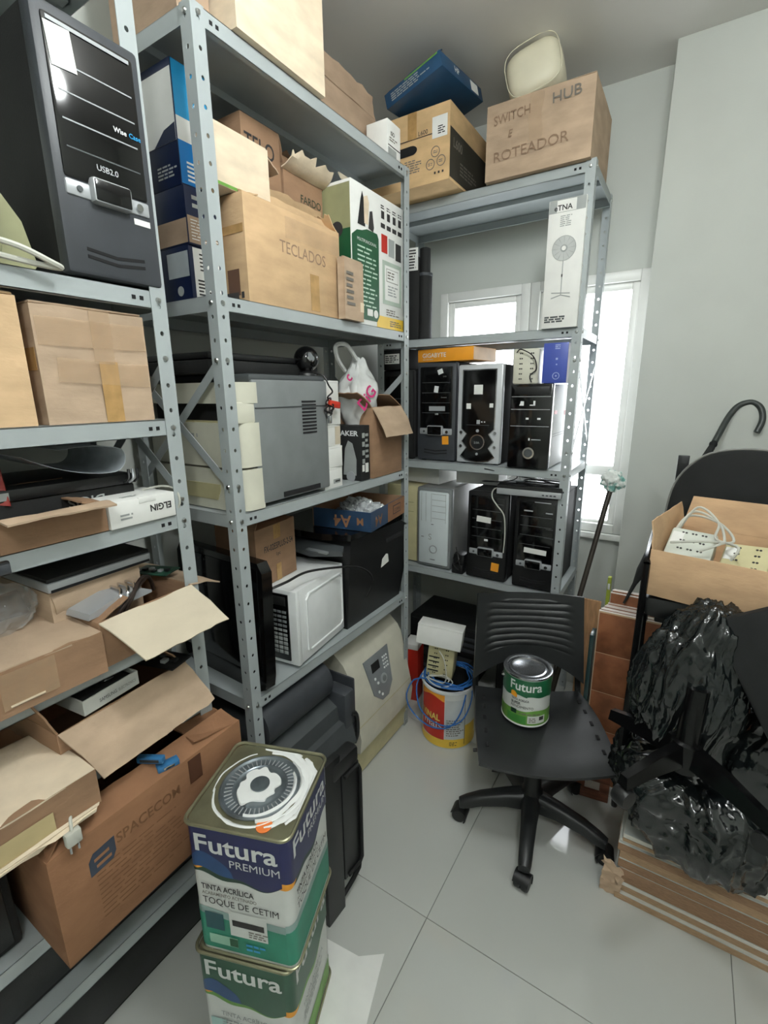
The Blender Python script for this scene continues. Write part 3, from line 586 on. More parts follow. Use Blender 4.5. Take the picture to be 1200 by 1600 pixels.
blue_box('navy processor box with a printed grid, second from the top of the blue stack', .185, .18, .132, (-1.115, .945, B_2+.1335), 1)
blue_box('navy processor box with white barcode label, lowest of the blue stack', .185, .18, .132, (-1.12, .945, B_2+.001), 2)
t_, F = carton('pale carton with a yellow-green lower edge perched on the pencilled box', .185, .062, .135, (-1.045, .985, B_2+.266), 90, m=CARD_L, name='cardboard_box'); decal(t_, F['front'], 'coloured_edge', LIME, .0, .185, .001, .008); flap(t_, (.0925, .031, .12), (0, 1, 0), (1, 0, 0), .06, .05, 120, CARD)
t_, F = carton('brown carton with dark block lettering standing at the back of the second shelf', .15, .16, .515, (-1.135, 1.147, B_2+.001), 90, m=CARD_D, open_={'r': (.07, 150, .2, .01)}); text(t_, F['front'], 'TELO', .01, .43, .06, INK, .01, width=.115)
tk, F = carton('worn tan cardboard box with pencilled keyboard lettering at the front of the second shelf', .40, .105, .262, (-1.02, 1.152, B_2+.001), 90, m=card('cardboard_worn', (204, 172, 134)), bulge=.007, open_={'f': (.05, -75, .5, .02), 'b': (.08, -55, .4, .02), 'l': (.06, -80), 'r': (.06, -60, .3, .02)})
f = F['front']; text(tk, f, 'TECLADOS', .125, .15, .045, PENCIL, .0, width=.2, rot=-1); decal(tk, f, 'tape', TAPE, .25, .29, .012, .115, h=.001); q = MB(); q.grid(lambda i, j: f.at(.15+.245*i, .19+.055*j, .0015+.003*abs(noise.noise(Vector((i*9, j*3, 1))))), 20, 5); q.build('tape', CLEARTAPE, tk)
decal(tk, F['left'], 'tape', TAPE, .01, .1, .17, .19, h=.001); decal(tk, F['left'], 'printed_mark', mat('print_brown', (92, 62, 44), rough=.7), .03, .075, .02, .085, h=.0012); lines(tk, F['left'], 'printed_text', INK, .02, .09, .01, .03, 1, fill=.8, h=.002)
t_, F = carton('torn brown cardboard box with green stencil lettering behind the pencilled box', .185, .15, .43, (-1.135, 1.325, B_2+.001), 90, m=CARD_D, open_={'f': (.08, -70, .6, .03), 'b': (.12, -50, .4, .04), 'l': (.1, -85, .3, .03), 'r': (.09, 80, .5, .02)}); ST = mat('stencil_green', (58, 66, 48), rough=.8); text(t_, F['front'], 'FARDO', .075, .36, .032, ST, .01, width=.1); text(t_, F['front'], 'FARMA', .075, .325, .032, ST, .004, width=.1)
flap(t_, (0, 0, .432), (1, 0, 0), (0, -1, 0), .2, .06, 80, CARD_L, -.5, rag=.03)
sm, F = carton('small narrow tan carton leaning before the green and white box', .105, .028, .185, (-.982, 1.378, B_2+.001), 90, m=CARD); lines(sm, F['front'], 'printed_text', INKG, .01, .06, .04, .15, 6); decal(sm, F['front'], 'corner_tab', CARD_L, .085, .105, .03, .06, h=.001)
gb_ = thing('printer_box', 'white and green printed product box with yellow lower edge by the far post', 'box', (-1.022, 1.598, B_2+.001), 90)
GW, GH, GD = .345, .445, .2; BX('body', PAPER, gb_, -GW/2, GW/2, 0, GD, 0, GH, bev=.0015); F = faces(GW, GD, GH); f = F['front']
pts = [(.0, .02)] + [(.15, .02), (.165, .04), (.165, .3), (.155, .315), (.09, .315), (.06, .305), (.03, .30), (.0, .28)]; shape(gb_, f, 'green_print', PGREEN, pts, h=.001); text(gb_, f, 'MULTIFUNCIONAL', .03, .27, .014, PAPER, 0., h=.0018, width=.12)
lines(gb_, f, 'printed_text', mat('pale_green_ink', (190, 214, 196), rough=.6), .03, .155, .06, .26, 14, h=.0018, fill=.35); disc(gb_, f, 'round_seal', PAPER, .14, .045, .014, h=.0018); decal(gb_, f, 'seal_box', PAPER, .085, .12, .035, .058, h=.0018)
decal(gb_, f, 'yellow_print', YELLOW, .15, GW-.001, .001, .045); lines(gb_, f, 'printed_text', INKG, .24, .33, .012, .035, 3, h=.0016)
shape(gb_, f, 'device_print', BLACKM, [(.035, .32), (.055, .4), (.065, .425), (.075, .40), (.08, .32)], h=.0012); shape(gb_, f, 'device_print', INK, [(.1, .32), (.11, .375), (.125, .38), (.135, .33), (.13, .315)], h=.0012); shape(gb_, f, 'cup_print', CARD_L, [(.075, .33), (.072, .41), (.095, .42), (.105, .40), (.098, .33)], h=.0014)
for k in range(4): decal(gb_, f, 'icon', INK, .185+k*.04, .205+k*.04, .375-.0*k, .40); decal(gb_, f, 'icon', INK, .182+k*.04, .21+k*.04, .345, .36); lines(gb_, f, 'printed_text', INK, .182+k*.04, .21+k*.04, .405, .42, 2, ragged=.2)
for k, m in enumerate((RED, GREYP, INK)): decal(gb_, f, 'colour_swatch', m, .185+k*.05, .225+k*.05, .265-.005*k, .325-.005*k)
for a0, a1, b0, b1, m, hh in ((.19, .325, .09, .24, mat('pale_sage_print', (176, 190, 176), rough=.6), .001), (.205, .31, .105, .225, PAPER, .0016), (.215, .3, .17, .215, INKG, .0022), (.217, .298, .172, .213, PAPER, .0028)): decal(gb_, f, 'print_frame', m, a0, a1, b0, b1, h=hh)
lines(gb_, f, 'printed_text', INKG, .222, .29, .178, .208, 3, h=.0034); lines(gb_, f, 'printed_text', GREYP, .225, .3, .12, .16, 4, h=.0022); lines(gb_, f, 'printed_text', INKG, .215, .32, .05, .075, 3)
decal(gb_, F['left'], 'olive_print', OLIVE, .004, GD-.004, .01, GH-.01); disc(gb_, F['left'], 'round_seal', INK, .14, .3, .025, h=.0014); decal(gb_, F['left'], 'green_print', PGREEN, .14, .196, .01, .3, h=.0012)
flap(gb_, (.0, .03, GH), (1, 0, 0), (0, -1, 0), .32, .05, -60, CARD_W, .3, rag=.01)

# ------------------------------------------------------------------ middle rack: third shelf
pr = thing('laser_printer', 'beige and grey laser printer with paper tray on the third shelf of the middle rack', 'printer', (-1.0, .855, B_3+.001), 0, 'laser printers')
# front faces -Y; right side faces +X
def rbox(name, m, p, *a, bev=.006): return BX(name, m, p, *a, bev=bev)
rbox('side_cover', MIDGREY, pr, -.40, -.002, .065, .385, .012, .36); rbox('lid', DKGREY, pr, -.395, -.006, .06, .38, .352, .375, bev=.008)
b = MB(); prof = [(-.405, .085), (-.405, .012), (-.34, .0), (-.06, .0), (-.022, .008), (-.004, .03), (.0, .075), (-.003, .085)]
for z0, z1 in ((.0, .118), (.122, .245), (.295, .352)): b.prism(prof, lambda p, z=z0: (p[0], p[1], z+.002), lambda p, z=z1: (p[0], p[1], z))
b.build('front_cover', BEIGE, pr); rbox('front_pillar', BEIGE, pr, -.035, -.003, .008, .08, .244, .30, bev=.004)
rbox('output_slot', HOLE, pr, -.39, -.03, .03, .09, .245, .297, bev=.001); rbox('output_tray', BEIGE_D, pr, -.36, -.06, .012, .06, .243, .25)
b = MB(); b.prism([(-.3, .03), (-.1, .03), (-.085, .06), (-.085, .075), (-.32, .075), (-.32, .06)], lambda p: (p[0], -.003, p[1]), lambda p: (p[0], .01, p[1])); b.build('tray_handle', BEIGE_D, pr)
b = MB()
for k in range(10): b.box(-.0022, -.0005, .26, .325, .2+k*.0105, .2055+k*.0105)
tag(b.build('side_vent', HOLE, pr), kind='stuff'); rbox('side_handle', HOLE, pr, -.0024, .001, .16, .33, .018, .034, bev=.001); rbox('side_seam', DKGREY, pr, -.0024, .0, .07, .38, .282, .285, bev=.0005)
F = faces(.4, .38, .375); lines(pr, Face((-.4, 0, 0), (1, 0, 0), (0, 0, 1)), 'brand_print', GREYP, .18, .26, .2, .22, 1, h=.001)
sc_ = thing('flat_scanner', 'flat black device lying on top of the grey laser printer', 'scanner', (-1.13, .84, B_3+.377), 0); BX('body', BLACKM, sc_, -.26, .06, 0, .44, 0, .035, bev=.006); BX('lid', BLACK, sc_, -.255, .055, .005, .435, .036, .055, bev=.008)
wc = thing('webcam', 'round black ball webcam with bundled cord and red plug on the grey printer edge', 'webcam', (-1.06, 1.212, B_3+.377), 0)
q = MB(); bmesh.ops.create_uvsphere(q.bm, u_segments=24, v_segments=16, radius=.04); q.xf(q.bm.verts[:], Matrix.Translation((0, 0, .052))); q.build('ball', BLACKG, wc); q = MB(); q.lathe([(0, 0), (.032, 0), (.03, .008), (.012, .02), (.012, .03)], 20); q.build('base', BLACK, wc)
q = MB(); q.lathe([(0, .005), (.014, .005), (.016, 0)], 16); vs = q.bm.verts[:]; q.xf(vs, Matrix.Translation((.034, -.02, .056)) @ Matrix.Rotation(R(65), 4, 'Y')); q.build('lens', CHROME, wc)
q = MB(); P = [(.02, .0, .01), (.058, .012, .0), (.072, .02, -.03)] + [(.072+.008*math.sin(i*2.1), .02+.018*math.cos(i*2.6), -.05-.012*(i % 5)-.004*i) for i in range(12)] + [(.074, .03, -.12)]; q.tube(P, .0028, 6, smooth=5); q.build('cord', CABLE_K, wc)
q = MB(); q.box(.066, .078, .03, .085, -.094, -.072, bev=.003, mtx=Matrix.Rotation(R(-8), 4, 'X')); q.build('red_plug', mat('red_plug_plastic', (200, 52, 30), rough=.4), wc); q = MB(); q.box(.068, .078, .012, .024, -.15, -.125, bev=.002); q.build('metal_plug', CHROME, wc)
for k in range(5):
    y = 1.272 + (.003, -.002, .001, -.003, 0)[k]; z = B_3+.001+k*.0725
    t_ = thing('white_box', f'small white box, {["lowest", "second from the bottom", "middle one", "second from the top", "topmost"][k]} in the stack beside the grey printer', 'box', (-1.015, y, z), 90+(2, -5, 4, -3, 6)[k], 'stack of small white boxes')
    BX('body', PAPER, t_, -.052, .052, 0, .13, 0, .0715, bev=.0015); F = faces(.104, .13, .0715)['front']
    if k == 0: decal(t_, F, 'label', GREYP, .05, .09, .015, .03); decal(t_, F, 'label', INK, .06, .088, .02, .025, h=.0014)
    if k == 2: decal(t_, F, 'open_tab', CARD_W, .07, .102, .005, .066, h=.001)
    BX('lid_edge', PAPER, t_, -.0522, .0522, -.0004, .131, .064, .0722, bev=.001)
sp = thing('speaker_box', 'small black speaker box with white lettering on the third shelf', 'box', (-1.105, 1.425, B_3+.001), 0)
BX('body', BLACKM, sp, -.1, .1, 0, .062, 0, .205, bev=.0015); F = faces(.2, .062, .205); text(sp, F['front'], 'SPEAKER', .062, .168, .026, WHITE, .03, width=.13); shape(sp, F['front'], 'speaker_print', GREYP, [(.12, .02), (.18, .02), (.182, .08), (.165, .14), (.145, .15), (.13, .12)], h=.001); disc(sp, F['front'], 'speaker_print', SILVER, .155, .015, .02, h=.0015)
for k in range(4): decal(sp, F['right'], 'icon', GREYP, .012, .028, .16-k*.032, .178-k*.032)
decal(sp, F['right'], 'label', PAPER, .03, .05, .03, .065); decal(sp, F['right'], 'label', PAPER, .01, .024, .035, .06); lines(sp, F['right'], 'printed_text', GREYP, .032, .055, .08, .18, 5)
cb, F = carton('open brown cardboard box with a wide flap jutting out, third shelf beside the far post', .225, .25, .27, (-1.0, 1.61, B_3+.001), 91, m=CARD_D, open_={'f': (.125, 143, .15, .006, CARD), 'b': (.09, 5, .2), 'l': (.1, 40, .3, .01), 'r': (.09, -60)})
bg = MB(); bmesh.ops.create_icosphere(bg.bm, subdivisions=4, radius=1.0)
for v in bg.bm.verts:
    p = v.co.copy(); k = 1+.2*noise.noise(p*2.2)+.1*abs(noise.noise(p*6)); top = max(0, p.z)
    v.co = Vector((p.x*.075*k*(1-.45*top), p.y*.085*k*(1-.5*top), p.z*.14*k))
bag = thing('plastic_bag', 'crumpled white shopping bag with pink lettering in the open brown box', 'bag', (-1.09, 1.535, B_3+.255), 0); o = bg.build('bag_body', thin('bag_film', (226, 228, 226), .35, .85), bag, loc=(0, 0, .06))
q = MB(); q.tube([(-.02, -.05, .15), (.0, -.12, .19), (.01, -.14, .23), (.02, -.09, .235), (.02, -.03, .19)], [.008]*30, 6, smooth=5); q.build('handle', MATS['bag_film'], bag)
bfa = Face((.078, -.075, .0), (.25, .95, .35), (-.25, -.25, .9)); text(bag, bfa, 'DiG', .0, .0, .06, MAGENTA, .02, name='lettering', h=.002, rot=25); text(bag, bfa, 'c', .0, .115, .05, MAGENTA, .02, h=-.01, rot=25)

# ------------------------------------------------------------------ middle rack: fourth shelf
mo = thing('flat_monitor', 'glossy black flat monitor standing on edge beside the microwave', 'monitor', (-1.2, .885, B_4+.001), 0, rot=(R(-2), 0, R(-3)))
b = MB(); W_, H_ = .215, .425
pr_ = [(-W_, .06), (-W_*.97, .02), (-W_*.8, .0), (W_*.8, .0), (W_*.97, .02), (W_, .06), (W_, H_-.03), (W_-.02, H_), (-W_+.02, H_), (-W_, H_-.03)]
b.prism(pr_, lambda p: (p[0], 0, p[1]), lambda p: (p[0], .038, p[1])); b.build('shell', BLACKG, mo); BX('screen', mat('dark_screen', (6, 7, 8), rough=.08, var=0), mo, -W_+.02, W_-.02, -.002, .004, .06, H_-.02, bev=.001); BX('back_hump', BLACKM, mo, -.12, .12, .036, .07, .1, .34, bev=.01)
mw = thing('microwave', 'white microwave oven with a dark keypad and ribbed side panel', 'microwave', (-1.0, 1.035, B_4), 7)
BX('cabinet', WHITE, mw, -.40, 0, .02, .305, .012, .282, bev=.006); BX('front_panel', WHITE, mw, -.402, .002, 0, .022, .012, .283, bev=.006); kp = BX('keypad_panel', BLACKG, mw, -.10, -.03, -.004, .004, .028, .268, bev=.002); BX('door_glass', BLACKG, mw, -.385, -.125, -.003, .004, .04, .26, bev=.003)
for r_ in range(10):
    for c_ in range(3):
        BX('key', MIDGREY if r_ > 5 else GREYP, kp, -.094+c_*.02, -.078+c_*.02, -.0058, -.003, .052+r_*.0165, .064+r_*.0165 if r_ < 4 else .061+r_*.0165, bev=.0008)
BX('display', BLACKM, kp, -.092, -.038, -.0055, -.003, .228, .26, bev=.001); BX('door_handle', CHROME, mw, -.116, -.108, -.012, .0, .04, .26, bev=.002)
b = MB(); b.box(-.002, .0035, .055, .285, .045, .25, bev=.003); spn = b.build('side_panel', WHITE, mw); b = MB(); b.tube([(.003, .055, .05), (.003, .055, .235), (.003, .07, .25), (.003, .27, .25), (.003, .285, .235), (.003, .285, .06), (.003, .27, .045), (.003, .07, .045), (.003, .055, .06)], .005, 6); b.build('side_rib', WHITE, spn)
for x in (-.36, -.04):
    for y in (.05, .27): BX('foot', BLACK, mw, x-.015, x+.015, y-.015, y+.015, 0, .013, bev=.002)
fx, F = carton('brown carton printed with a model code standing on the microwave', .205, .17, .2, (-1.12, 1.085, B_4+.284), 96, m=CARD_D, open_={'f': (.09, -88, .2, .01, CARD_O), 'b': (.08, -70), 'l': (.08, -40, .2, .02)}, name='cardboard_box'); text(fx, F['front'], 'FX-02ESPLUS-2-S4', .04, .115, .03, INK, .012, width=.15); text(fx, F['front'], '1pc', .095, .09, .018, INK, .01); decal(fx, F['front'], 'tape', TAPE, .09, .125, .15, .199, h=.001)
decal(fx, F['front'], 'tape', TAPE, .095, .12, .0, .06, h=.001)
mp = thing('office_printer', 'large black multifunction printer on the fourth shelf behind the microwave', 'printer', (-1.0, 1.345, B_4+.001), 0, 'laser printers')
b = MB(); b.prism([(.0, .0), (.40, .0), (.425, .22), (.425, .335), (.36, .37), (.0, .37)], lambda p: (-.40, p[0], p[1]), lambda p: (-.03 if p[1] < .1 else .0, p[0], p[1])); b.build('housing', BLACK, mp)
b = MB(); b.prism([(-.405, .02), (-.40, -.02), (-.3, -.06), (-.1, -.05), (.005, -.01), (.01, .05), (.01, .36), (-.405, .36)], lambda p: (p[0], p[1], .372), lambda p: (p[0]*.985, p[1]+.004, .395)); b.build('scanner_lid', BLACKG, mp)
b = MB(); b.prism([(-.36, -.045), (-.12, -.075), (.0, -.035), (-.02, .0), (-.34, .0)], lambda p: (p[0], p[1]-.02, .335+p[1]*.25), lambda p: (p[0], p[1]-.02, .352+p[1]*.25)); cpm = b.build('control_panel', DKGREY, mp); BX('panel_display', MIDGREY, cpm, -.15, -.05, -.085, -.05, .332, .34, bev=.002)
F = Face((.0, 0, 0), (0, 1, 0), (0, 0, 1)); shape(mp, F, 'torn_sticker', PAPER, [(.2, .2), (.26, .21), (.255, .245), (.24, .25), (.21, .235)], h=.002); BX('grip_recess', HOLE, mp, -.003, .0015, .25, .37, .295, .315, bev=.001)
at = thing('paper_box_lid', 'blue and brown paper box lid full of clear plastic wrap, lying on the black printer', 'box lid', (-.97, 1.565, B_4+.398), 98)
AW, AD, AH = .33, .255, .075; b = MB(); t = .004
b.box(-AW/2, AW/2, 0, t, 0, AH, mi=1); b.box(-AW/2, AW/2, AD-t, AD, 0, AH); b.box(-AW/2, -AW/2+t, t, AD-t, 0, AH, mi=1); b.box(AW/2-t, AW/2, t, AD-t, 0, AH); b.box(-AW/2+t, AW/2-t, t, AD-t, 0, t, mi=0); b.build('tray', [CARD_D, mat('print_slate_blue', (34, 62, 92), rough=.5, var=.1)], at)
F = faces(AW, AD, AH); decal(at, F['front'], 'brown_print', CARD_O, AW*.47, AW, .0, AH, h=.0005); text(at, F['front'], 'A4', AW*.3, .05, .055, CARD_O, .02, flip=True, h=.001); decal(at, F['front'], 'seal_print', mat('print_brown_dark', (70, 40, 24), rough=.6), AW*.62, AW*.86, .02, .058, h=.0012); decal(at, F['front'], 'seal_print', CARD_O, AW*.635, AW*.845, .025, .053, h=.0018); text(at, F['front'], 'COPIA', AW*.65, .03, .02, MATS['print_brown_dark'], .02, width=AW*.18, h=.0025)
text(at, F['left'], 'A4', .17, .055, .065, CARD_O, .02, flip=True, h=.001); text(at, F['left'], 'M', .225, .05, .04, CARD_O, .02, flip=True, h=.001)
fw_ = MB(); bmesh.ops.create_icosphere(fw_.bm, subdivisions=5, radius=1.0)
for v in fw_.bm.verts:
    p = v.co.copy(); k = 1+.5*abs(noise.noise(p*3+Vector((3, 1, 0))))+.2*abs(noise.noise(p*9)); v.co = Vector((p.x*.085*k, p.y*.06*k, max(p.z, -.35)*.055*k))
o = fw_.build('plastic_wrap', mat('bubble_wrap', (196, 200, 202), rough=.12, var=.15, scale=40, spec=.8), None, ang=20, loc=(-1.08, 1.52, B_4+.428)); tag(o, 'crumpled clear plastic wrap heaped in the blue paper box lid', 'plastic wrap')
cable('black power cord looping from the monitor over the top of the microwave', [(-1.02, .93, 1.02), (-.99, .99, 1.035), (-1.0, 1.1, 1.03), (-.985, 1.25, 1.0), (-.965, 1.34, .975), (-.955, 1.40, .93), (-.96, 1.42, .88), (-.975, 1.40, .83)], .0042, CABLE_K)
# ------------------------------------------------------------------ floor under the middle rack
gd = thing('grey_printer', 'dark grey printer with rounded top bars on the floor under the middle rack', 'printer', (-1.0, .87, 0), 0)
b = MB(); b.prism([(-.40, 0), (.02, 0), (.045, .3), (.02, .46), (-.05, .5), (-.40, .5)], lambda p: (p[0], .0, p[1]), lambda p: (p[0], .37, p[1])); b.build('body', DKGREY, gd)
b = MB(); b.prism([(.0+.055*math.cos(a), .565+.07*math.sin(a)) for a in [i*math.pi/8 for i in range(16)]], lambda p: (p[0]-.04, .0, p[1]), lambda p: (p[0]-.04, .32, p[1])); b.build('top_roller', CHARC, gd)
b = MB(); b.prism([(-.02, .42), (.05, .40), (.075, .30), (.05, .28), (.02, .38)], lambda p: (p[0], -.005, p[1]), lambda p: (p[0], .375, p[1])); b.build('front_bar', DKGREY, gd); BX('hinge', CHARC, gd, -.05, .06, .33, .395, .36, .52, bev=.015)
b = MB(); b.tube([(.055, .37, .42), (.06, .395, .40), (.06, .40, .32), (.055, .385, .28)], .01, 8, smooth=4); b.build('side_handle', BLACK, gd); BX('slot', HOLE, gd, .046, .052, .2, .33, .3, .312, bev=.001)
wp = thing('laser_printer', 'large cream laser printer with a grey control panel on the floor by the red bucket', 'printer', (-.975, 1.335, 0), 0, 'laser printers')
prof = [(-.42, .012), (-.01, .012), (-.012, .14), (.0, .15), (.008, .22), (-.055, .5), (-.075, .535), (-.14, .59), (-.25, .62), (-.42, .62)]
IV = mat('ivory_plastic', (208, 204, 188), rough=.45, var=.04)
b = MB(); b.prism([(x, z) for x, z in prof if z > .14 or x < -.3] , lambda p: (p[0], .0, p[1]), lambda p: (p[0], .43, p[1])); b.build('housing', IV, wp, ang=25)
b = MB(); b.prism([(-.42, .012), (-.03, .012), (-.02, .14), (-.42, .14)], lambda p: (p[0], .012, p[1]), lambda p: (p[0], .418, p[1])); b.build('paper_tray', BEIGE_D, wp)
fd = Face((.0085, .0, .22), (0, 1, 0), (-.063, 0, .28)); decal(wp, fd, 'cover_seam', BEIGE_D, .0, .43, .05, .053, h=.001)
PA = -.065; pts = [(x+PA, z) for x, z in [(.17, .285), (.2, .12), (.25, .075), (.3, .075), (.345, .12), (.36, .285)]]; cpw = shape(wp, fd, 'control_panel', mat('panel_grey', (130, 134, 138), rough=.4), pts, h=.002, t=.004); BXd = decal(cpw, fd, 'display', BLACKM, .215+PA, .275+PA, .215, .255, h=.0045); disc(cpw, fd, 'dial', SILVER, .285+PA, .16, .022, h=.004, t=.004); disc(cpw, fd, 'dial_cap', MIDGREY, .285+PA, .16, .013, h=.008, t=.003)
for a_, b_ in ((.225, .185), (.24, .16), (.235, .12), (.255, .1)): disc(cpw, fd, 'button', WHITE, a_+PA, b_, .006, h=.004, t=.003)
for i in range(3):
    for j in range(4): disc(cpw, fd, 'button', WHITE, .305+PA+i*.014, .2+j*.016, .0045, h=.004, t=.003, n=10)
b = MB(); b.prism([(-.36, .615), (-.16, .585), (-.12, .55), (-.36, .58)], lambda p: (p[0], .03, p[1]+.006), lambda p: (p[0], .40, p[1]+.006)); b.build('output_tray', mat('tray_brown_grey', (116, 108, 92), rough=.6), wp)
BX('side_latch', CHARC, wp, -.3, -.02, -.008, .004, .25, .5, bev=.006)
st = thing('folding_stool', 'black folded step stool standing on edge behind the paint tins', 'stool', (-.752, .83, 0), -3)
BX('side_board', BLACK, st, -.012, .012, 0, .078, 0, .58, bev=.003); BX('seat_panel', BLACK, st, -.03, .012, .082, .165, .1, .5, bev=.006)
b = MB(); b.tube([(.016, .09, .49), (.016, .155, .49), (.018, .16, .47), (.018, .16, .13), (.016, .152, .115), (.016, .095, .115)], .006, 8); b.build('seat_rim', BLACKM, st); b = MB(); b.tube([(-.01, .16, .46), (-.005, .174, .4), (-.005, .174, .1), (.0, .15, .06), (.0, .08, .035)], .008, 8, smooth=4); b.build('leg_frame', BLACKM, st); BX('top_bracket', BLACK, st, -.03, .016, .04, .16, .5, .56, bev=.012)

# ------------------------------------------------------------------ near rack: top visible shelf
cr = thing('crt_monitor', 'olive-beige tube monitor lying at the left of the charcoal tower', 'monitor', (-1.01, .335, A_1+.001), 90)
b = MB(); b.prism([(-.16, .0), (.125, .0), (.14, .02), (.125, .09), (.095, .135), (.05, .155), (-.16, .155)], lambda p: (p[0], .055, p[1]), lambda p: (p[0]*.8, .3, p[1]*.8+.01)); b.build('rear_shell', OLIVE, cr); b = MB(); b.box(-.17, .075, .0, .057, .0, .165, bev=.03, seg=4); b.build('front_bezel', mat('olive_light_plastic', (168, 170, 132), rough=.5), cr); BX('screen', mat('dark_screen2', (40, 46, 42), rough=.15), cr, -.14, .04, -.003, .01, .03, .135, bev=.004)
cable('pale grey cable looped over the near rack edge below the tube monitor', [(-.99, .2, A_1+.006), (-.985, .33, A_1+.03), (-.975, .40, A_1+.028), (-.97, .455, A_1+.01), (-.975, .47, A_1+.004), (-.985, .43, A_1+.006), (-.99, .36, A_1+.012)], .005, CABLE_W)
# second shelf: two big cartons
t_, F = carton('big tan cardboard box sealed with brown tape, right of the pair on the near rack', .213, .32, .217, (-1.015, .532, A_2+.001), 90, m=CARD, bulge=.007); f = F['front']
decal(t_, f, 'tape', TAPE, .108, .145, .0, .12, h=.0012); decal(t_, f, 'tape', CLEARTAPE, .004, .21, .145, .195, h=.002); decal(t_, f, 'tape', CLEARTAPE, .03, .21, .075, .12, h=.0016, rot=-3); decal(t_, f, 'tape', CLEARTAPE, .1, .14, .115, .216, h=.0026)
decal(t_, F['left'], 'tape', TAPE, .1, .315, .1, .14, h=.0012)
carton('pale cardboard box at the left photo edge, beside the taped near-rack box', .26, .3, .225, (-1.012, .276, A_2+.001), 90, m=card('cardboard_beige', (214, 182, 144)), bulge=.006)
# third shelf
bo = thing('black_case', 'flat black equipment case with upside-down lettering on the third near shelf', 'equipment', (-1.09, .495, A_3+.001), 88); BX('body', BLACKM, bo, -.2, .115, 0, .26, 0, .075, bev=.003); BX('lid', BLACK, bo, -.2, .115, -.004, .262, .076, .1, bev=.004); F = faces(.4, .26, .1); text(bo, F['front'], 'DIGIS', .245, .062, .028, GREYP, .015, flip=True, h=.002, width=.075); decal(bo, F['front'], 'label', GREYP, .03, .07, .08, .095, h=.005)
for k in range(3): q = MB(); q.tube([(.09+.012*k, -.006, .08), (.095+.01*k, -.02, .09), (.1+.01*k, -.012, .11)], .003, 6, smooth=4); q.build('connector', SILVER if k == 1 else BLACK, bo)
rs = MB(); P_ = []
def roll(i, j):
    a = i*1.35*math.pi; 
    if i < .45: x, z = -.1+.36*i, .012+.05*(1-i/.45)**2
    else:
        q_ = (i-.45)/.55*math.pi*1.15; x, z = .062+.03*math.sin(q_)-.14*max(0, (i-.8))*3, .012+.03*(1-math.cos(q_))
    return Vector((x, .28*j, z))
rs.grid(roll, 28, 3, thick=.0008); tag(rs.build('plastic_sheet', thin('frosted_sheet', (190, 198, 204), .3, .75), None, loc=(-1.05, .485, A_3+.102), rot=(0, 0, R(88))), 'loosely rolled translucent sheet lying on the flat black case', 'sheet')
t_, F = carton('open tan carton with its long flap folded out, beside the upside-down white box', .2, .18, .062, (-1.0, .395, A_3+.001), 90, m=CARD_D, open_={'f': (.065, 68, .3, .004, CARD), 'l': (.06, 60, .2), 'b': (.05, -40), 'r': (.04, -80)})
el = thing('elgin_box', 'flat white product box with upside-down lettering on the third near shelf', 'box', (-.995, .574, A_3+.001), 91); el.name = 'white_product_box'
BX('body', PAPER, el, -.077, .077, 0, .12, 0, .056, bev=.0012); BX('lid_tab', PAPER, el, -.01, .03, -.0012, .006, .045, .0575, bev=.0008); F = faces(.154, .12, .056); text(el, F['front'], 'ELGIN', .142, .037, .024, INK, .02, flip=True, width=-.055) if False else None
me_t = textmesh('ELGIN', .021, .03, 'LEFT', .052)
for v in me_t.vertices: v.co = F['front'].at(.143-v.co.x, .036-v.co.y, .0009)
me_t.materials.clear(); me_t.materials.append(INK); link('lettering', me_t, el)
lines(el, F['front'], 'printed_text', GREYP, .022, .058, .014, .03, 2); lines(el, F['top'], 'printed_text', GREYP, .05, .09, .03, .05, 2)
q = MB(); q.tube([(.05, .08, .0575), (.075, .04, .066), (.088, .01, .058), (.09, -.0, .03), (.085, .01, .006)], .0025, 6, smooth=5); tag(q.build('cable', CABLE_W, None, loc=(-.995, .574, A_3+.001), rot=(0, 0, R(91))), 'thin pale cable curling behind the flat white product box', 'cable')
rd = thing('red_pouch', 'crumpled red packet with white top at the left edge of the third near shelf', 'packet', (-1.08, .315, A_3+.07), 90); q = MB(); q.grid(lambda i, j: Vector((-.12+.17*i, .02*math.sin(i*9)+.02*j, .085*j+.012*noise.noise(Vector((i*6, j*5, 0))))), 12, 6, thick=.004); q.build('wrapper', mat('red_foil', (150, 40, 34), rough=.35), rd); q = MB(); q.grid(lambda i, j: Vector((-.1+.13*i, .03+.01*math.sin(i*12), .08+.045*j)), 10, 4, thick=.003); q.build('paper_top', CARD_W, rd)
bk = thing('router', 'flat dark grey device tucked on the shelf edge under the open tan carton', 'device', (-.99, .29, A_3+.0), 90); BX('body', BLACK, bk, -.12, .02, -.012, .0, -.03, -.004, bev=.004); BX('front_lip', CHARC, bk, -.118, .018, -.016, -.011, -.026, -.008, bev=.002)
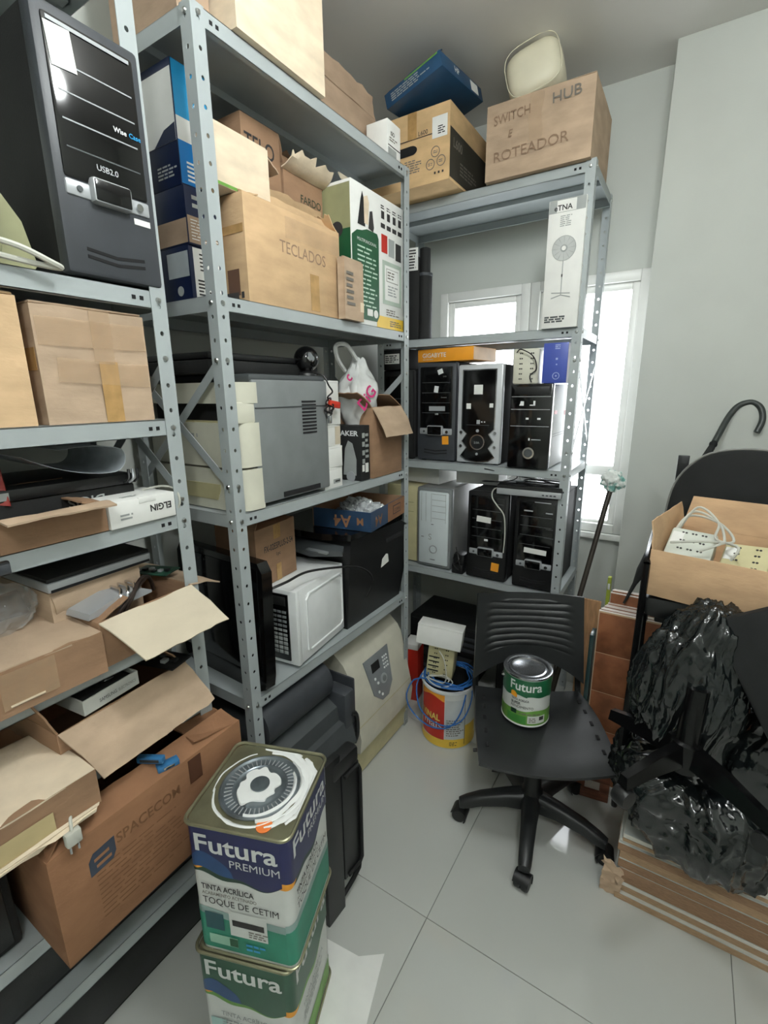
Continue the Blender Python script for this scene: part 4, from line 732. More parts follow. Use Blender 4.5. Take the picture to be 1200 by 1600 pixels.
# fourth shelf
t_, F = carton('long tan cardboard box with pale top at the left of the fourth near shelf', .34, .2, .092, (-.968, .262, A_4+.001), 89, m=CARD_D, top=False, bulge=.005); flap(t_, (0, .0, .0925), (1, 0, 0), (0, 1, 0), .335, .19, 88, CARD, -.05); decal(t_, F['front'], 'tape', CLEARTAPE, .16, .25, .015, .085, h=.002); decal(t_, F['front'], 'torn_edge', CARD_L, .17, .225, .018, .022, h=.003)
flap(t_, (.0, .2, .09), (1, 0, 0), (0, 1, 0), .33, .07, 25, CARD_D, .2)
ob, F = carton('open cardboard box of cables and boards with a wide cream flap', .235, .3, .105, (-.985, .55, A_4+.001), 93, m=CARD_D, open_={'f': (.128, 118, .1, .008, CARD_W, .02), 'r': (.1, 95, .2, .01, CARD, .0), 'l': (.08, -70), 'b': (.08, 10)})
decal(ob, Face((-.1, -.118, .02), (1, 0, 0), (0, -.6, .8)), 'tape_scrap', CHROME, .115, .145, .012, .026, h=-.03) if False else None
lb_ = thing('circuit_board', 'green circuit board lying on the open flap beside the near post', 'circuit board', (-1.12, .655, A_4+.12), 20); BX('board', PCB, lb_, -.05, .05, -.03, .03, 0, .003, bev=.0005)
for k in range(6): BX('chip', BLACK if k % 2 else SILVER, lb_, -.045+k*.015, -.035+k*.015, -.02+.006*(k % 3), -.008+.006*(k % 3), .003, .009, bev=.0006)
rt = thing('silver_router', 'silver streamlined router lying in the open box of the fourth near shelf', 'router', (-1.03, .495, A_4+.11), 100); b = MB(); b.prism([(-.075, 0), (-.07, .012), (.0, .026), (.06, .02), (.085, .006), (.085, .0)], lambda p: (p[0], -.02, p[1]), lambda p: (p[0]*.95, .07, p[1]*1.1)); b.build('shell', SILVER, rt)
for k in range(3): q = MB(); q.tube([(.0+k*.018, -.021, .012), (.006+k*.018, -.018, .024), (.02+k*.018, .0, .03), (.028+k*.018, .05, .028)], .0035, 6, smooth=4); q.build('rib', CHROME, rt)
for k in range(2): cable(['brown-black cable arching out of the open box of cables', 'second dark cable arching out of the open box of cables'][k], [(-1.02, .47+.02*k, 1.10), (-1.0, .5+.02*k, 1.15+.012*k), (-1.03, .56, 1.175+.01*k), (-1.08, .61, 1.165), (-1.1, .63, 1.12)], .0045, mat('brown_cable', (44, 32, 26), rough=.5))
lt = thing('laptop', 'closed silver-edged laptop lying on a carton at the back of the fourth near shelf', 'laptop', (-1.06, .5, A_4+.172), 93); BX('base', SILVER, lt, -.115, .115, 0, .25, 0, .02, bev=.003); BX('lid', BLACKM, lt, -.114, .114, .003, .252, .0205, .03, bev=.003); BX('edge_gap', HOLE, lt, -.11, .11, -.0008, .001, .0, .006, bev=.0003)
t_, F = carton('tan carton lying under the silver-edged laptop on the fourth near shelf', .2, .24, .165, (-1.075, .49, A_4+.001), 93, m=CARD, open_={'f': (.05, 150, .5, .006, CARD), 'b': (.03, -80)})
fp = MB(); bmesh.ops.create_icosphere(fp.bm, subdivisions=4, radius=1.0)
for v in fp.bm.verts:
    p = v.co.copy(); k = 1+.35*abs(noise.noise(p*3+Vector((9, 0, 0))))+.15*abs(noise.noise(p*8)); v.co = Vector((p.x*.05*k, p.y*.075*k, max(p.z, -.8)*.05*k))
tag(fp.build('plastic_bag', FILM, None, ang=20, loc=(-1.13, .305, A_4+.145)), 'crumpled clear plastic bag at the back left of the fourth near shelf', 'bag')
# fifth shelf
o5, F = carton('open cardboard box with a broad flap hanging over the fifth near shelf edge', .31, .28, .125, (-1.0, .482, A_5+.001), 94, m=CARD_D, open_={'f': (.125, 128, .15, .006, CARD, .02), 'l': (.1, 15, .1, .012, CARD_D), 'b': (.1, 20), 'r': (.08, -50, .2, .01)})
sb = thing('samsung_tray', 'grey and white product tray with small printed lettering on the open fifth-shelf box', 'tray', (-1.005, .45, A_5+.13), 97); sb.name = 'product_tray'
b = MB(); t = .003; b.box(-.065, .065, 0, t, 0, .034); b.box(-.065, .065, .11-t, .11, 0, .034); b.box(-.065, -.065+t, t, .11-t, 0, .034); b.box(.065-t, .065, t, .11-t, 0, .034); b.box(-.062, .062, t, .107, 0, t); b.build('tray', mat('grey_white_card', (186, 188, 182), rough=.7), sb); F = faces(.13, .11, .034); text(sb, F['front'], 'SAMSUNG', .035, .012, .012, INK, .0, width=.04); text(sb, F['front'], 'ELECTRONICS', .08, .012, .01, INKG, .0, width=.042)
BX('foam_insert', BLACKM, sb, -.058, .058, .006, .104, .004, .028, bev=.003); q = MB(); q.tube([(.02+.02*math.cos(a), .055+.02*math.sin(a), .03) for a in [i*math.pi/8 for i in range(17)]], .004, 6); q.build('cable_ring', BLACKG, sb)
vg = thing('circuit_board', 'dark circuit board with chips lying above the open fifth-shelf box', 'circuit board', (-1.05, .6, A_5+.135), 15); BX('board', mat('circuit_black', (28, 30, 32), rough=.4, var=.3, scale=80), vg, -.06, .06, -.035, .035, 0, .004, bev=.0006)
for k in range(5): BX('chip', [SILVER, BLACK, DKGREY, SILVER, BLACK][k], vg, -.05+k*.02, -.036+k*.02, -.02+.01*(k % 3), -.004+.01*(k % 3), .004, .012, bev=.0008)
t_, F = carton('long pale cardboard lid box jutting over the fifth near shelf, left of the hanging flap', .33, .22, .078, (-.898, .182, A_5+.001), 89, m=CARD_D, top=False); flap(t_, (0, .0, .0785), (1, 0, 0), (0, 1, 0), .328, .215, 89, CARD_L); decal(t_, F['front'], 'worn_patch', mat('worn_card', (190, 172, 128), rough=.85), .15, .25, .002, .045, h=.0014); flap(t_, (.0, -.001, .004), (1, 0, 0), (0, -1, 0), .32, .012, 170, CARD_L, rag=.012)
# sixth shelf: long brown carton
so, F = carton('long orange-brown cardboard box with faded print and raised flaps on the sixth near shelf', .46, .34, .262, (-.9, .47, A_6+.001), 91, m=CARD_O, open_={'f': (.055, -62, .0, .004, CARD_O), 'b': (.12, 10, .1), 'l': (.14, -40, .1, .01), 'r': (.13, -86, .1, .01)}, bulge=.004); f = F['front']
shape(so, f, 'logo', mat('print_faded_blue', (58, 66, 80), rough=.8), [(.065, .16), (.11, .165), (.118, .18), (.118, .215), (.075, .21), (.065, .195)], h=.0008); shape(so, f, 'logo', CARD_O, [(.078, .172), (.108, .175), (.108, .182), (.078, .179)], h=.0014); shape(so, f, 'logo', CARD_O, [(.075, .188), (.105, .192), (.105, .199), (.075, .195)], h=.0014)
text(so, f, 'SPACECOM', .122, .19, .034, mat('print_faded_brown', (120, 84, 54), rough=.85), .01, width=.15); lines(so, f, 'printed_text', MATS['print_faded_brown'], .075, .28, .04, .17, 11, fill=.22, ragged=.5); decal(so, f, 'worn_patch', mat('print_brown2', (84, 50, 30), rough=.8), .3, .335, .19, .255, h=.001); decal(so, f, 'worn_patch', MATS['print_brown2'], .31, .4, .01, .06, h=.001)
bc = thing('blue_connector', 'blue plastic connector lying on the open top of the long orange-brown box', 'connector', (-.935, .475, A_6+.29), 30); BX('shell', mat('blue_connector_plastic', (52, 112, 160), rough=.4), bc, -.03, .03, -.008, .008, 0, .014, bev=.002); BX('socket', INK, bc, -.022, .022, -.009, -.006, .004, .011, bev=.0005)
bc = thing('blue_connector', 'blue plastic connector with silver pins, nearer the box rim', 'connector', (-.915, .5, A_6+.266), 75); BX('shell', MATS['blue_connector_plastic'], bc, -.024, .024, -.01, .01, 0, .014, bev=.002); BX('pins', CHROME, bc, -.012, .012, -.012, -.008, .004, .01, bev=.0005)
pl = thing('power_plug', 'white two-pin power plug hanging below the pale lid box', 'plug', (-.884, .285, A_5-.036), 0); BX('plug_body', CABLE_W, pl, -.008, .008, -.014, .014, 0, .03, bev=.004); 
for s in (-.007, .007): q = MB(); q.tube([(0, s, 0), (0, s, -.018)], .0022, 6); q.build('pin', CHROME, pl)
q = MB(); q.tube([(0, 0, .03), (-.01, .005, .045), (-.04, .02, .05)], .003, 6, smooth=4); q.build('cord', CABLE_W, pl)
# added black blocks standing in for the shade low in the near rack
for lab, x, y0, y1, z, h in (('black block added for the deep shade on the sixth near shelf, left end', -1.03, -.22, .215, A_6+.001, .2), ('black block added for the deep shade on the lowest near shelf', -1.04, -.1, .62, A_7+.001, .15), ('black block added for the floor shadow under the near rack', -1.095, -.2, .66, 0, .24)):
    t_ = thing('black_case', lab, 'equipment', (x, (y0+y1)/2, z), 90, 'black blocks added for shade low on the near rack'); W_ = y1-y0; BX('body', BLACKM, t_, -W_/2, W_/2, 0, .3, .004, h, bev=.008); BX('front_panel', BLACK, t_, -W_/2+.015, W_/2-.015, -.005, .004, .02, h-.02, bev=.004)

# ------------------------------------------------------------------ paint tins
class Loop:
    def __init__(s, pts):   # closed outline, counter-clockwise, s = arc length from pts[0]
        s.p = [Vector((x, y)) for x, y in pts]; s.n = len(pts); s.l = [0.]
        for i in range(s.n): s.l.append(s.l[-1]+(s.p[(i+1) % s.n]-s.p[i]).length)
        s.T = s.l[-1]
    def at(s, a, h=0.):
        a %= s.T; lo, hi = 0, s.n
        while hi-lo > 1:
            m = (lo+hi)//2
            if s.l[m] <= a: lo = m
            else: hi = m
        p, q = s.p[lo], s.p[(lo+1) % s.n]; t = (a-s.l[lo])/max(1e-9, s.l[lo+1]-s.l[lo]); d = (q-p).normalized()
        pt = p.lerp(q, t) + Vector((d.y, -d.x))*h; return pt
def rsq(a, r, n=6):
    P = []
    for cx, cy, st in ((a-r, -(a-r), -90), (a-r, a-r, 0), (-(a-r), a-r, 90), (-(a-r), -(a-r), 180)):
        for k in range(n+1): q = R(st+90*k/n); P.append((cx+r*math.cos(q), cy+r*math.sin(q)))
    return P
def circ(r, n=72): return [(r*math.cos(2*math.pi*k/n-math.pi/2), r*math.sin(2*math.pi*k/n-math.pi/2)) for k in range(n)]
def band(parent, name, m, lp, s0, s1, zt, zb, h, n=120, rows=1):
    b = MB(); up = []; dn = []
    for i in range(n+1):
        s = s0+(s1-s0)*i/n; p = lp.at(s, h); up.append(b.bm.verts.new((p.x, p.y, zt(s) if callable(zt) else zt))); dn.append(b.bm.verts.new((p.x, p.y, zb(s) if callable(zb) else zb)))
    for i in range(n): b.bm.faces.new((dn[i], dn[i+1], up[i+1], up[i]))
    return b.build(name, m, parent, ang=60)
def wtext(parent, lp, s, a, z, size, m, bold=.02, width=None, h=.0016, name='lettering', rot=0.):
    me = textmesh(s, size, bold, 'LEFT', width)
    bmv = bmesh.new(); bmv.from_mesh(me); bmesh.ops.subdivide_edges(bmv, edges=[e for e in bmv.edges if e.calc_length() > .006], cuts=2); bmv.to_mesh(me); bmv.free()
    for v in me.vertices:
        x, y = v.co.x, v.co.y; x, y = x, y+x*math.tan(R(rot)); p = lp.at(a+x, h); v.co = Vector((p.x, p.y, z+y))
    me.materials.clear(); me.materials.append(m); return link(name, me, parent)
def wlines(parent, lp, m, a0, a1, z0, z1, n, h=.0014):
    b = MB(); dz = (z1-z0)/n
    for i in range(n):
        s = a0; e = a1-random.uniform(0, .35)*(a1-a0); z = z1-(i+.5)*dz
        while s < e:
            l = random.uniform(.006, .016); pts = [lp.at(s, h), lp.at(s+l, h)]
            b.poly([(pts[0].x, pts[0].y, z-dz*.25), (pts[1].x, pts[1].y, z-dz*.25), (pts[1].x, pts[1].y, z+dz*.25), (pts[0].x, pts[0].y, z+dz*.25)]); s += l+.003
    return b.build('printed_text', m, parent, smooth=False)
TIN = mat('tin_metal', (158, 156, 128), rough=.35, metal=.75, var=.1, scale=20)
LABELW = mat('label_white', (214, 216, 212), rough=.4, var=.03)
LETW = mat('label_letter_white', (222, 224, 222), rough=.4)
DGREEN = mat('label_dark_green', (30, 62, 44), rough=.4)
def wav(base, amp, k, ph=0.): return lambda s: base+amp*(math.sin(s*k+ph)+.5*math.sin(s*k*2.3+ph*2))
def square_tin(label, loc, rz, style):
    t_ = thing('paint_tin', label, 'paint tin', loc, rz, 'square paint tins stacked on the floor')
    A, H_ = .119, .362; out = rsq(A, .02); lp = Loop(out); half = A-.02
    b = MB(); b.prism(out, lambda p: (p[0]*.985, p[1]*.985, .0), lambda p: (p[0]*.985, p[1]*.985, H_-.012)); b.build('body', LABELW, t_)
    b = MB(); rim = rsq(A+.002, .021)
    b.tube([(x, y, H_-.004) for x, y in rim+rim[:1]], .004, 8, cap=False); b.build('top_rim', TIN, t_); b = MB(); b.tube([(x, y, .005) for x, y in rim+rim[:1]], .003, 8, cap=False); b.build('bottom_rim', TIN, t_)
    b = MB(); b.prism(rsq(A-.002, .02), lambda p: (p[0], p[1], H_-.01), lambda p: (p[0], p[1], H_-.0065)); b.build('top_plate', TIN, t_)
    # lp.at(0) is the end of the -Y (front) side; front side runs back from s=T-2*half .. T
    h0 = -.0012; F0 = lp.T-2*half; side = 2*half+math.pi*.02/2
    Pm = {0: (mat('label_deep_navy', (34, 38, 88), rough=.35, var=.08), PREM[0]), 1: (mat('label_green', (34, 84, 60), rough=.35, var=.08), None)}[style][0]
    for lo, (amp, ph) in ((0, (.012, 1.2)),):
        zb = wav(H_*.63 if style == 0 else H_*.6, amp, 26, ph)
        band(t_, 'green_wave', DGREEN if style == 0 else LIME, lp, 0, lp.T, H_*.7, lambda s: zb(s)-.008-.006*math.sin(s*19), -.0009, n=220)  # printed green wave showing below the top band
        band(t_, 'orange_wave', ORANGE, lp, -.06, .05, H_*.72, lambda s: zb(s)-.018+40*(s+.0)**2*.25, -.0006, n=40); band(t_, 'orange_wave', ORANGE, lp, F0-.03, F0+.05, H_*.72, lambda s: zb(s)-.006+30*(s-F0)**2, -.0006, n=40)
        band(t_, 'top_band', Pm, lp, 0, lp.T, H_-.012, zb, -.0003, n=220); band(t_, 'blue_wave', mat('label_mid_blue', (34, 76, 128), rough=.35, var=.1), lp, F0-.02, F0+.09, lambda s: zb(s)+max(.001, .045*math.sqrt(max(0, 1-((s-F0-.03)/.055)**2))), lambda s: zb(s)+.0005, .0, n=60)
    for base in (F0, 0.0+math.pi*.02/2, side, side*2):
        wtext(t_, lp, 'Futura', base+.002, H_*.80, .064 if style == 0 else .066, LETW, .018, width=.19, h=.0006)
    if style == 0:
        for base in (F0, math.pi*.02/2): wtext(t_, lp, 'PREMIUM', base+.08, H_*.715, .028, LETW, 0., width=.115, h=.0006)
        z1 = wav(.105, .004, 20)
        band(t_, 'teal_band', TEAL, lp, 0, lp.T, z1, .012, -.0009, n=120); band(t_, 'grey_band', mat('label_grey_blue', (140, 164, 160), rough=.4), lp, 0, lp.T, lambda s: z1(s)+.02, lambda s: z1(s), -.001, n=120)
        for base in (F0, math.pi*.02/2): wtext(t_, lp, 'TINTA ACRÍLICA', base+.005, .185, .021, INK, .02, width=.125, h=.0006); wtext(t_, lp, 'ACABAMENTO ACETINADO', base+.005, .17, .013, INKG, .01, width=.13, h=.0006); wtext(t_, lp, 'TOQUE DE CETIM', base+.005, .145, .026, INK, 0., width=.18, h=.0006)
        band(t_, 'dark_patch', mat('label_petrol', (22, 76, 84), rough=.4), lp, F0+.005, F0+.05, .118, .07, .0002, n=8)
        band(t_, 'white_label', LABELW, lp, F0+.065, F0+.155, .135, .065, .0012, n=8); band(t_, 'barcode', INK, lp, F0+.072, F0+.148, .112, .095, .0018, n=8); wlines(t_, lp, INKG, F0+.11, F0+.15, .07, .09, 3, h=.002)
        band(t_, 'pale_patch', mat('label_mint', (150, 196, 172), rough=.4), lp, F0+.01, F0+.08, .055, .028, .0004, n=8); band(t_, 'green_patch', PGREEN, lp, F0+.06, F0+.08, .053, .03, .001, n=6); wlines(t_, lp, CYAN, F0+.1, F0+.15, .025, .05, 2, h=.0006)
    else:
        for base in (F0, math.pi*.02/2): wtext(t_, lp, 'TINTA ACRÍLICA', base+.03, .165, .02, GREYP, .01, width=.13, h=.0006); wlines(t_, lp, GREYP, base+.03, base+.16, .12, .155, 4, h=.0006)
        band(t_, 'lime_band', LIME, lp, 0, lp.T, wav(.07, .006, 15), .012, -.0009, n=100); band(t_, 'pale_leaflet', mat('label_aqua', (170, 204, 200), rough=.4), lp, F0+.0, F0+.04, .15, .02, .0006, n=8)
    return t_, H_
PREM = (NAVY, None)
square_tin('lower square paint tin with a green label, carrying another tin', (-.740, .596, .0035), 20, 1)
tp, H_ = square_tin('upper square paint tin with a navy label and spilled paint on its lid', (-.729, .604, .366), 20, 0)
b = MB(); zt = H_-.0065
b.lathe([(.09, zt), (.092, zt+.005), (.088, zt+.006), (.084, zt+.004), (.08, zt+.002), (.062, zt+.004), (.058, zt+.001), (.05, zt+.001), (.047, zt+.003), (.028, zt+.003), (.025, zt+.006), (.015, zt+.005), (0, zt+.005)], 56); lidt = b.build('lid', mat('lid_steel_dark', (138, 148, 154), rough=.28, metal=.7, var=.2), tp)
b = MB()
for k in range(44):
    a = 2*math.pi*k/44; c, s = math.cos(a), math.sin(a); n_ = (-s, c)
    b.prism([(-.0012, 0), (.0012, 0), (.0008, .003), (-.0008, .003)], lambda p: (.063*c+n_[0]*p[0], .063*s+n_[1]*p[0], zt+.0036+p[1]*.5), lambda p: (.08*c+n_[0]*p[0], .08*s+n_[1]*p[0], zt+.0012+p[1]))
tag(b.build('lid_crimps', SILVER, lidt), kind='stuff')
WPAINT = mat('wet_white_paint', (236, 238, 236), rough=.18, var=.03)
def blob(parent, pts, z, th, m, name='paint_spill'):
    b = MB(); c = Vector((sum(p[0] for p in pts)/len(pts), sum(p[1] for p in pts)/len(pts), 0)); pts2 = catmull([Vector((x, y, 0)) for x, y in pts+pts[:1]], 4)[:-1]
    b.prism(pts2, lambda p: (p.x, p.y, z), lambda p: (p.x*.97+c.x*.03, p.y*.97+c.y*.03, z+th)); return b.build(name, m, parent)
random.seed(11)
blob(lidt, [((.05+.026*noise.noise(Vector((math.cos(a)*1.8, math.sin(a)*1.8, 3.3))))*math.cos(a)-.006, (.044+.026*noise.noise(Vector((math.cos(a)*1.8, math.sin(a)*1.8, 8.3))))*math.sin(a)) for a in [i*math.pi/24 for i in range(48)]], zt+.0035, .0035, WPAINT)
disc(lidt, Face((0, 0, zt+.0068), (1, 0, 0), (0, 1, 0)), 'lid_boss', MATS['lid_steel_dark'], 0, 0, .022, h=.0015, t=.002)
for k, (r0, a0, a1, wd) in enumerate(((.098, -35, 100, .008), (.106, 0, 80, .007), (.096, 195, 330, .0035), (.087, -70, 60, .006), (.074, -90, 40, .007), (.098, 120, 200, .002), (.115, 10, 55, .008), (.112, 60, 110, .006), (.104, -60, -15, .007), (.116, -40, 10, .006))):
    b = MB(); n = 24; rows = []
    for i in range(n+1):
        a = R(a0+(a1-a0)*i/n); rr = r0+.005*noise.noise(Vector((i*.16, k*5, 1)))
        x, y = rr*math.cos(a), rr*math.sin(a); x, y = max(-.112, min(.112, x*1.08)), max(-.112, min(.112, y*1.08)); ww = wd*(.5+.5*math.sin(math.pi*i/n))*(1+.4*noise.noise(Vector((i*.5, k*3, 0))))
        rows.append([b.bm.verts.new((x*(1-ww/rr), y*(1-ww/rr), zt+.0012)), b.bm.verts.new((x, y, zt+.0082 if r0 < .092 else zt+.0032)), b.bm.verts.new((max(-.114, min(.114, x*(1+ww/rr))), max(-.114, min(.114, y*(1+ww/rr))), zt+.0012))])
    for i in range(n):
        for j in range(2): b.bm.faces.new((rows[i][j], rows[i+1][j], rows[i+1][j+1], rows[i][j+1]))
    b.build('paint_streak', WPAINT, tp)
disc(tp, Face((0, 0, zt), (1, 0, 0), (0, 1, 0)), 'orange_sticker', mat('sticker_orange', (240, 130, 62), rough=.5), .055, -.093, .017, h=.001, t=.0012)
b = MB(); b.prism([(-.44, .44), (-.56, .86), (-.62, .815), (-.745, .80), (-.86, .40), (-.6, .36)], lambda p: (p[0], p[1], .0005), lambda p: (p[0], p[1], .003)); o = b.build('cardboard_sheet', PAPER, smooth=False); tag(o, 'white card sheet on the floor beneath the stacked paint tins', 'sheet')
# ------------------------------------------------------------------ office chair with paint can
CH = thing('office_chair', 'black plastic swivel chair on castors with a paint can on its seat', 'chair', (-.323, 1.53, 0), 26.2)
CHP = mat('chair_plastic', (34, 36, 37), rough=.38, var=.12, bump=.12, bscale=350)
SW, SD, SZ = .45, .41, .445
def seatz(u, v): return SZ - .016*math.cos(v*math.pi*2-.6)*.5 - .012*(1-(2*u-1)**2) - (.012*(max(0, .18-v)/.18)**2)
def seatp(u, v, dz=0.):
    x = (u-.5)*SW*(1-.10*v+.03*math.sin(v*math.pi)); y = -.20+SD*v - .025*(1-(2*u-1)**2)*(1-v)
    return Vector((x, y, seatz(u, v)+dz))
b = MB(); b.grid(lambda i, j: seatp(i, j), 26, 22, thick=.012); seat_o = b.build('seat', CHP, CH)
for u in (.075, .925):
    for k in range(5):
        v = .2+.15*k; q = MB(); c = seatp(u, v, .001); q.box(c.x-.005, c.x+.005, c.y-.010, c.y+.010, c.z-.001, c.z+.0018, bev=.0005); q.build('seat_slot', HOLE, seat_o)
def backp(u, v, dy=0.):
    x = (u-.5)*.43*(1-.04*v); arch = .085*(1-(2*u-1)**2)*(1-v)
    rp = .0022*math.sin((v+.10*(1-(2*u-1)**2))*2*math.pi*11) if (.12 < u < .88 and .22 < v < .9) else 0
    return Vector((x, .205+.06*v+.028*(1-(2*u-1)**2)+dy+rp, .478+arch+.342*v))
b = MB(); b.grid(lambda i, j: backp(i, j), 26, 90, thick=.012); b.build('backrest', CHP, CH)
q = MB(); q.tube([backp(.1+.8*i/12, .93, -.008) for i in range(13)]+[backp(.9-.02*(i/8), .93-.7*i/8, -.008) for i in range(1, 9)], .0025, 5); q.build('back_rim', CHP, CH)
for s in (-1, 1): q = MB(); q.tube([(s*.19, .05, .415), (s*.2, .18, .415), (s*.203, .225, .44), (s*.2, .235, .52), (s*.19, .245, .6)], .012, 8, smooth=4); q.build('back_bracket', mat('black_steel', (30, 31, 32), rough=.3, metal=.5), CH)
BX('seat_plate', BLACK, CH, -.13, .13, -.1, .13, .385, .415, bev=.008); q = MB(); q.tube([(-.1, -.08, .4), (-.2, -.1, .395), (-.235, -.1, .39)], .006, 8); q.build('height_lever', BLACK, CH)
q = MB(); q.lathe([(.0, .08), (.045, .08), (.045, .14), (.032, .16), (.03, .27), (.026, .272), (.026, .385), (0, .385)], 24); q.build('gas_column', BLACK, CH)
for k in range(5):
    a = R(209-26.2+72*k+2*(k == 2)); c, s = math.cos(a), math.sin(a); L_ = .262
    def P(r_, w_, z): return Vector((c*r_-s*w_, s*r_+c*w_, z))
    q = MB(); rows = []
    for r_, hw, z0, z1 in ((.03, .033, .085, .15), (.1, .028, .092, .142), (.19, .024, .085, .125), (L_-.02, .022, .07, .106), (L_+.008, .018, .066, .092)):
        rows.append([q.bm.verts.new(P(r_, -hw, z0)), q.bm.verts.new(P(r_, hw, z0)), q.bm.verts.new(P(r_, hw, (z0+z1*3)/4)), q.bm.verts.new(P(r_, hw*.55, z1)), q.bm.verts.new(P(r_, -hw*.55, z1)), q.bm.verts.new(P(r_, -hw, (z0+z1*3)/4))])
    for i in range(4):
        for j in range(6): q.bm.faces.new((rows[i][j], rows[i][(j+1) % 6], rows[i+1][(j+1) % 6], rows[i+1][j]))
    q.bm.faces.new(rows[0]); q.bm.faces.new(rows[-1]); q.build('base_arm', CHP, CH, ang=50)
    rr = random.uniform(-40, 40)+(-20); cst = None
    q = MB(); q.lathe([(0, .0), (.009, .0), (.009, .03), (0, .03)], 10); q.xf(q.bm.verts[:], Matrix.Translation(P(L_-.005, 0, .045))); cst = q.build('castor', BLACK, CH)
    for sd in (-1, 1):
        q = MB(); q.lathe([(0, -.011), (.024, -.011), (.0265, -.006), (.0265, .006), (.024, .011), (0, .011)], 20); q.xf(q.bm.verts[:], Matrix.Translation(P(L_-.005, 0, .0265)) @ Matrix.Rotation(a+R(rr), 4, 'Z') @ Matrix.Translation((.01, sd*.0125, 0)) @ Matrix.Rotation(R(90), 4, 'X')); q.build('wheel', BLACK, cst)
    q = MB(); q.grid(lambda i, j: P(L_-.005, 0, .0265)+Matrix.Rotation(a+R(rr), 3, 'Z') @ Vector((.01+.031*math.cos(R(20+200*i)), -.026+.052*j, .031*math.sin(R(20+200*i)))), 10, 2, thick=.003); q.build('hood', BLACK, cst)
pc = thing('paint_can', 'round paint can with green and white label standing on the chair seat', 'paint can', (-.374, 1.545, SZ+.0085), 17)
r_ = .083; lp = Loop(circ(r_)); HC = .192
b = MB(); b.lathe([(0, 0), (r_-.001, 0), (r_+.0015, .002), (r_+.0015, .006), (r_-.0006, .008), (r_-.0006, HC-.008)], 64); b.build('body', LABELW, pc)
b = MB(); b.lathe([(r_-.0006, HC-.009), (r_+.002, HC-.006), (r_+.002, HC), (r_-.004, HC+.001), (r_-.012, HC-.001), (r_-.014, HC-.009), (r_-.016, HC-.009), (r_-.018, HC-.003), (r_-.024, HC-.002), (r_-.03, HC-.006), (0, HC-.006)], 64); b.build('lid', mat('can_lid_steel', (176, 178, 182), rough=.22, metal=.95, var=.06), pc)
c0 = 0.0   # s=0 faces the camera side (-Y)
zb = wav(HC*.60, .005, 40, .4); T = lp.T
band(pc, 'green_band', mat('label_green_bright', (28, 98, 62), rough=.35, var=.08), lp, 0, T, HC-.01, zb, .0004, n=160); band(pc, 'orange_wave', ORANGE, lp, -.058, -.035, lambda s: zb(s)+.022-60*(s+.047)**2, zb, .0008, n=20); band(pc, 'lime_band', LIME, lp, 0, T, wav(.062, .004, 25), .008, .0004, n=120); band(pc, 'green_patch', mat('label_mid_green', (70, 140, 62), rough=.4), lp, -.07, .0, .042, .012, .0008, n=20)
wtext(pc, lp, 'Futura', -.062, HC*.735, .048, LETW, .018, width=.112, h=.0012); wtext(pc, lp, 'TINTA ACRÍLICA', -.055, HC*.52, .0115, INK, .02, width=.062, h=.0012); wtext(pc, lp, 'SUPER', -.055, HC*.445, .014, INK, .03, width=.034, h=.0012); wtext(pc, lp, 'RENDIMENTO', -.055, HC*.375, .014, INK, 0., width=.078, h=.0012)
band(pc, 'dark_patch', DGREEN, lp, -.055, -.034, .064, .046, .001, n=6); band(pc, 'white_label', LABELW, lp, .005, .07, .046, .016, .0012, n=12); band(pc, 'barcode', INK, lp, .046, .064, .043, .028, .0018, n=6); wlines(pc, lp, INKG, .01, .04, .02, .04, 3, h=.002); wlines(pc, lp, INKG, -.025, .06, .047, .056, 1, h=.0012)
for s in (-1, 1): q = MB(); q.lathe([(0, .006), (.005, .005), (.007, 0)], 12); q.xf(q.bm.verts[:], Matrix.Rotation(R(12), 4, 'Z') @ Matrix.Translation((s*r_, 0, HC-.035)) @ Matrix.Rotation(R(90*s), 4, 'Y')); q.build('handle_boss', CHROME, pc)
q = MB(); q.tube([Matrix.Rotation(R(12), 3, 'Z') @ Vector((.09*math.cos(a), .088*math.sin(a), HC-.035-.03*math.sin(a))) for a in [i*math.pi/20 for i in range(21)]], .0016, 6); q.build('wire_handle', CHROME, pc)
# ------------------------------------------------------------------ red bucket with regulator, cables and white box
rk = thing('paint_bucket', 'red and yellow round paint bucket filled with cables behind the chair', 'bucket', (-.80, 1.822, 0), 4); R0 = .125; lp = Loop(circ(R0)); HB = .288
b = MB(); b.lathe([(0, .0), (R0-.004, 0), (R0-.001, .006), (R0, .01), (R0, HB), (R0+.005, HB+.002), (R0+.005, HB+.012), (R0-.004, HB+.013), (R0-.006, HB), (R0-.006, .02), (0, .02)], 56, mis=[0]*4+[1]*4+[2]*2); b.build('body', [LABELW, WHITE, BLACKM], rk)
band(rk, 'red_panel', RED, lp, -.11, .025, HB-.006, .05, .0006, n=40); band(rk, 'yellow_band', YELLOW, lp, 0, lp.T, lambda s: .05+.006*math.sin(s*25), .008, .0004, n=100); band(rk, 'top_wave', ORANGE, lp, -.11, .025, lambda s: HB-.006, lambda s: HB-.03-.012*math.sin(s*40), .001, n=40); band(rk, 'print_panel', mat('print_pale_grey', (200, 204, 204), rough=.5), lp, .028, .12, HB-.03, .055, .0008, n=20); band(rk, 'yellow_panel', YELLOW, lp, .125, .2, .12, .04, .001, n=20); band(rk, 'print_rule', INK, lp, .121, .124, HB-.01, .02, .0012, n=2)
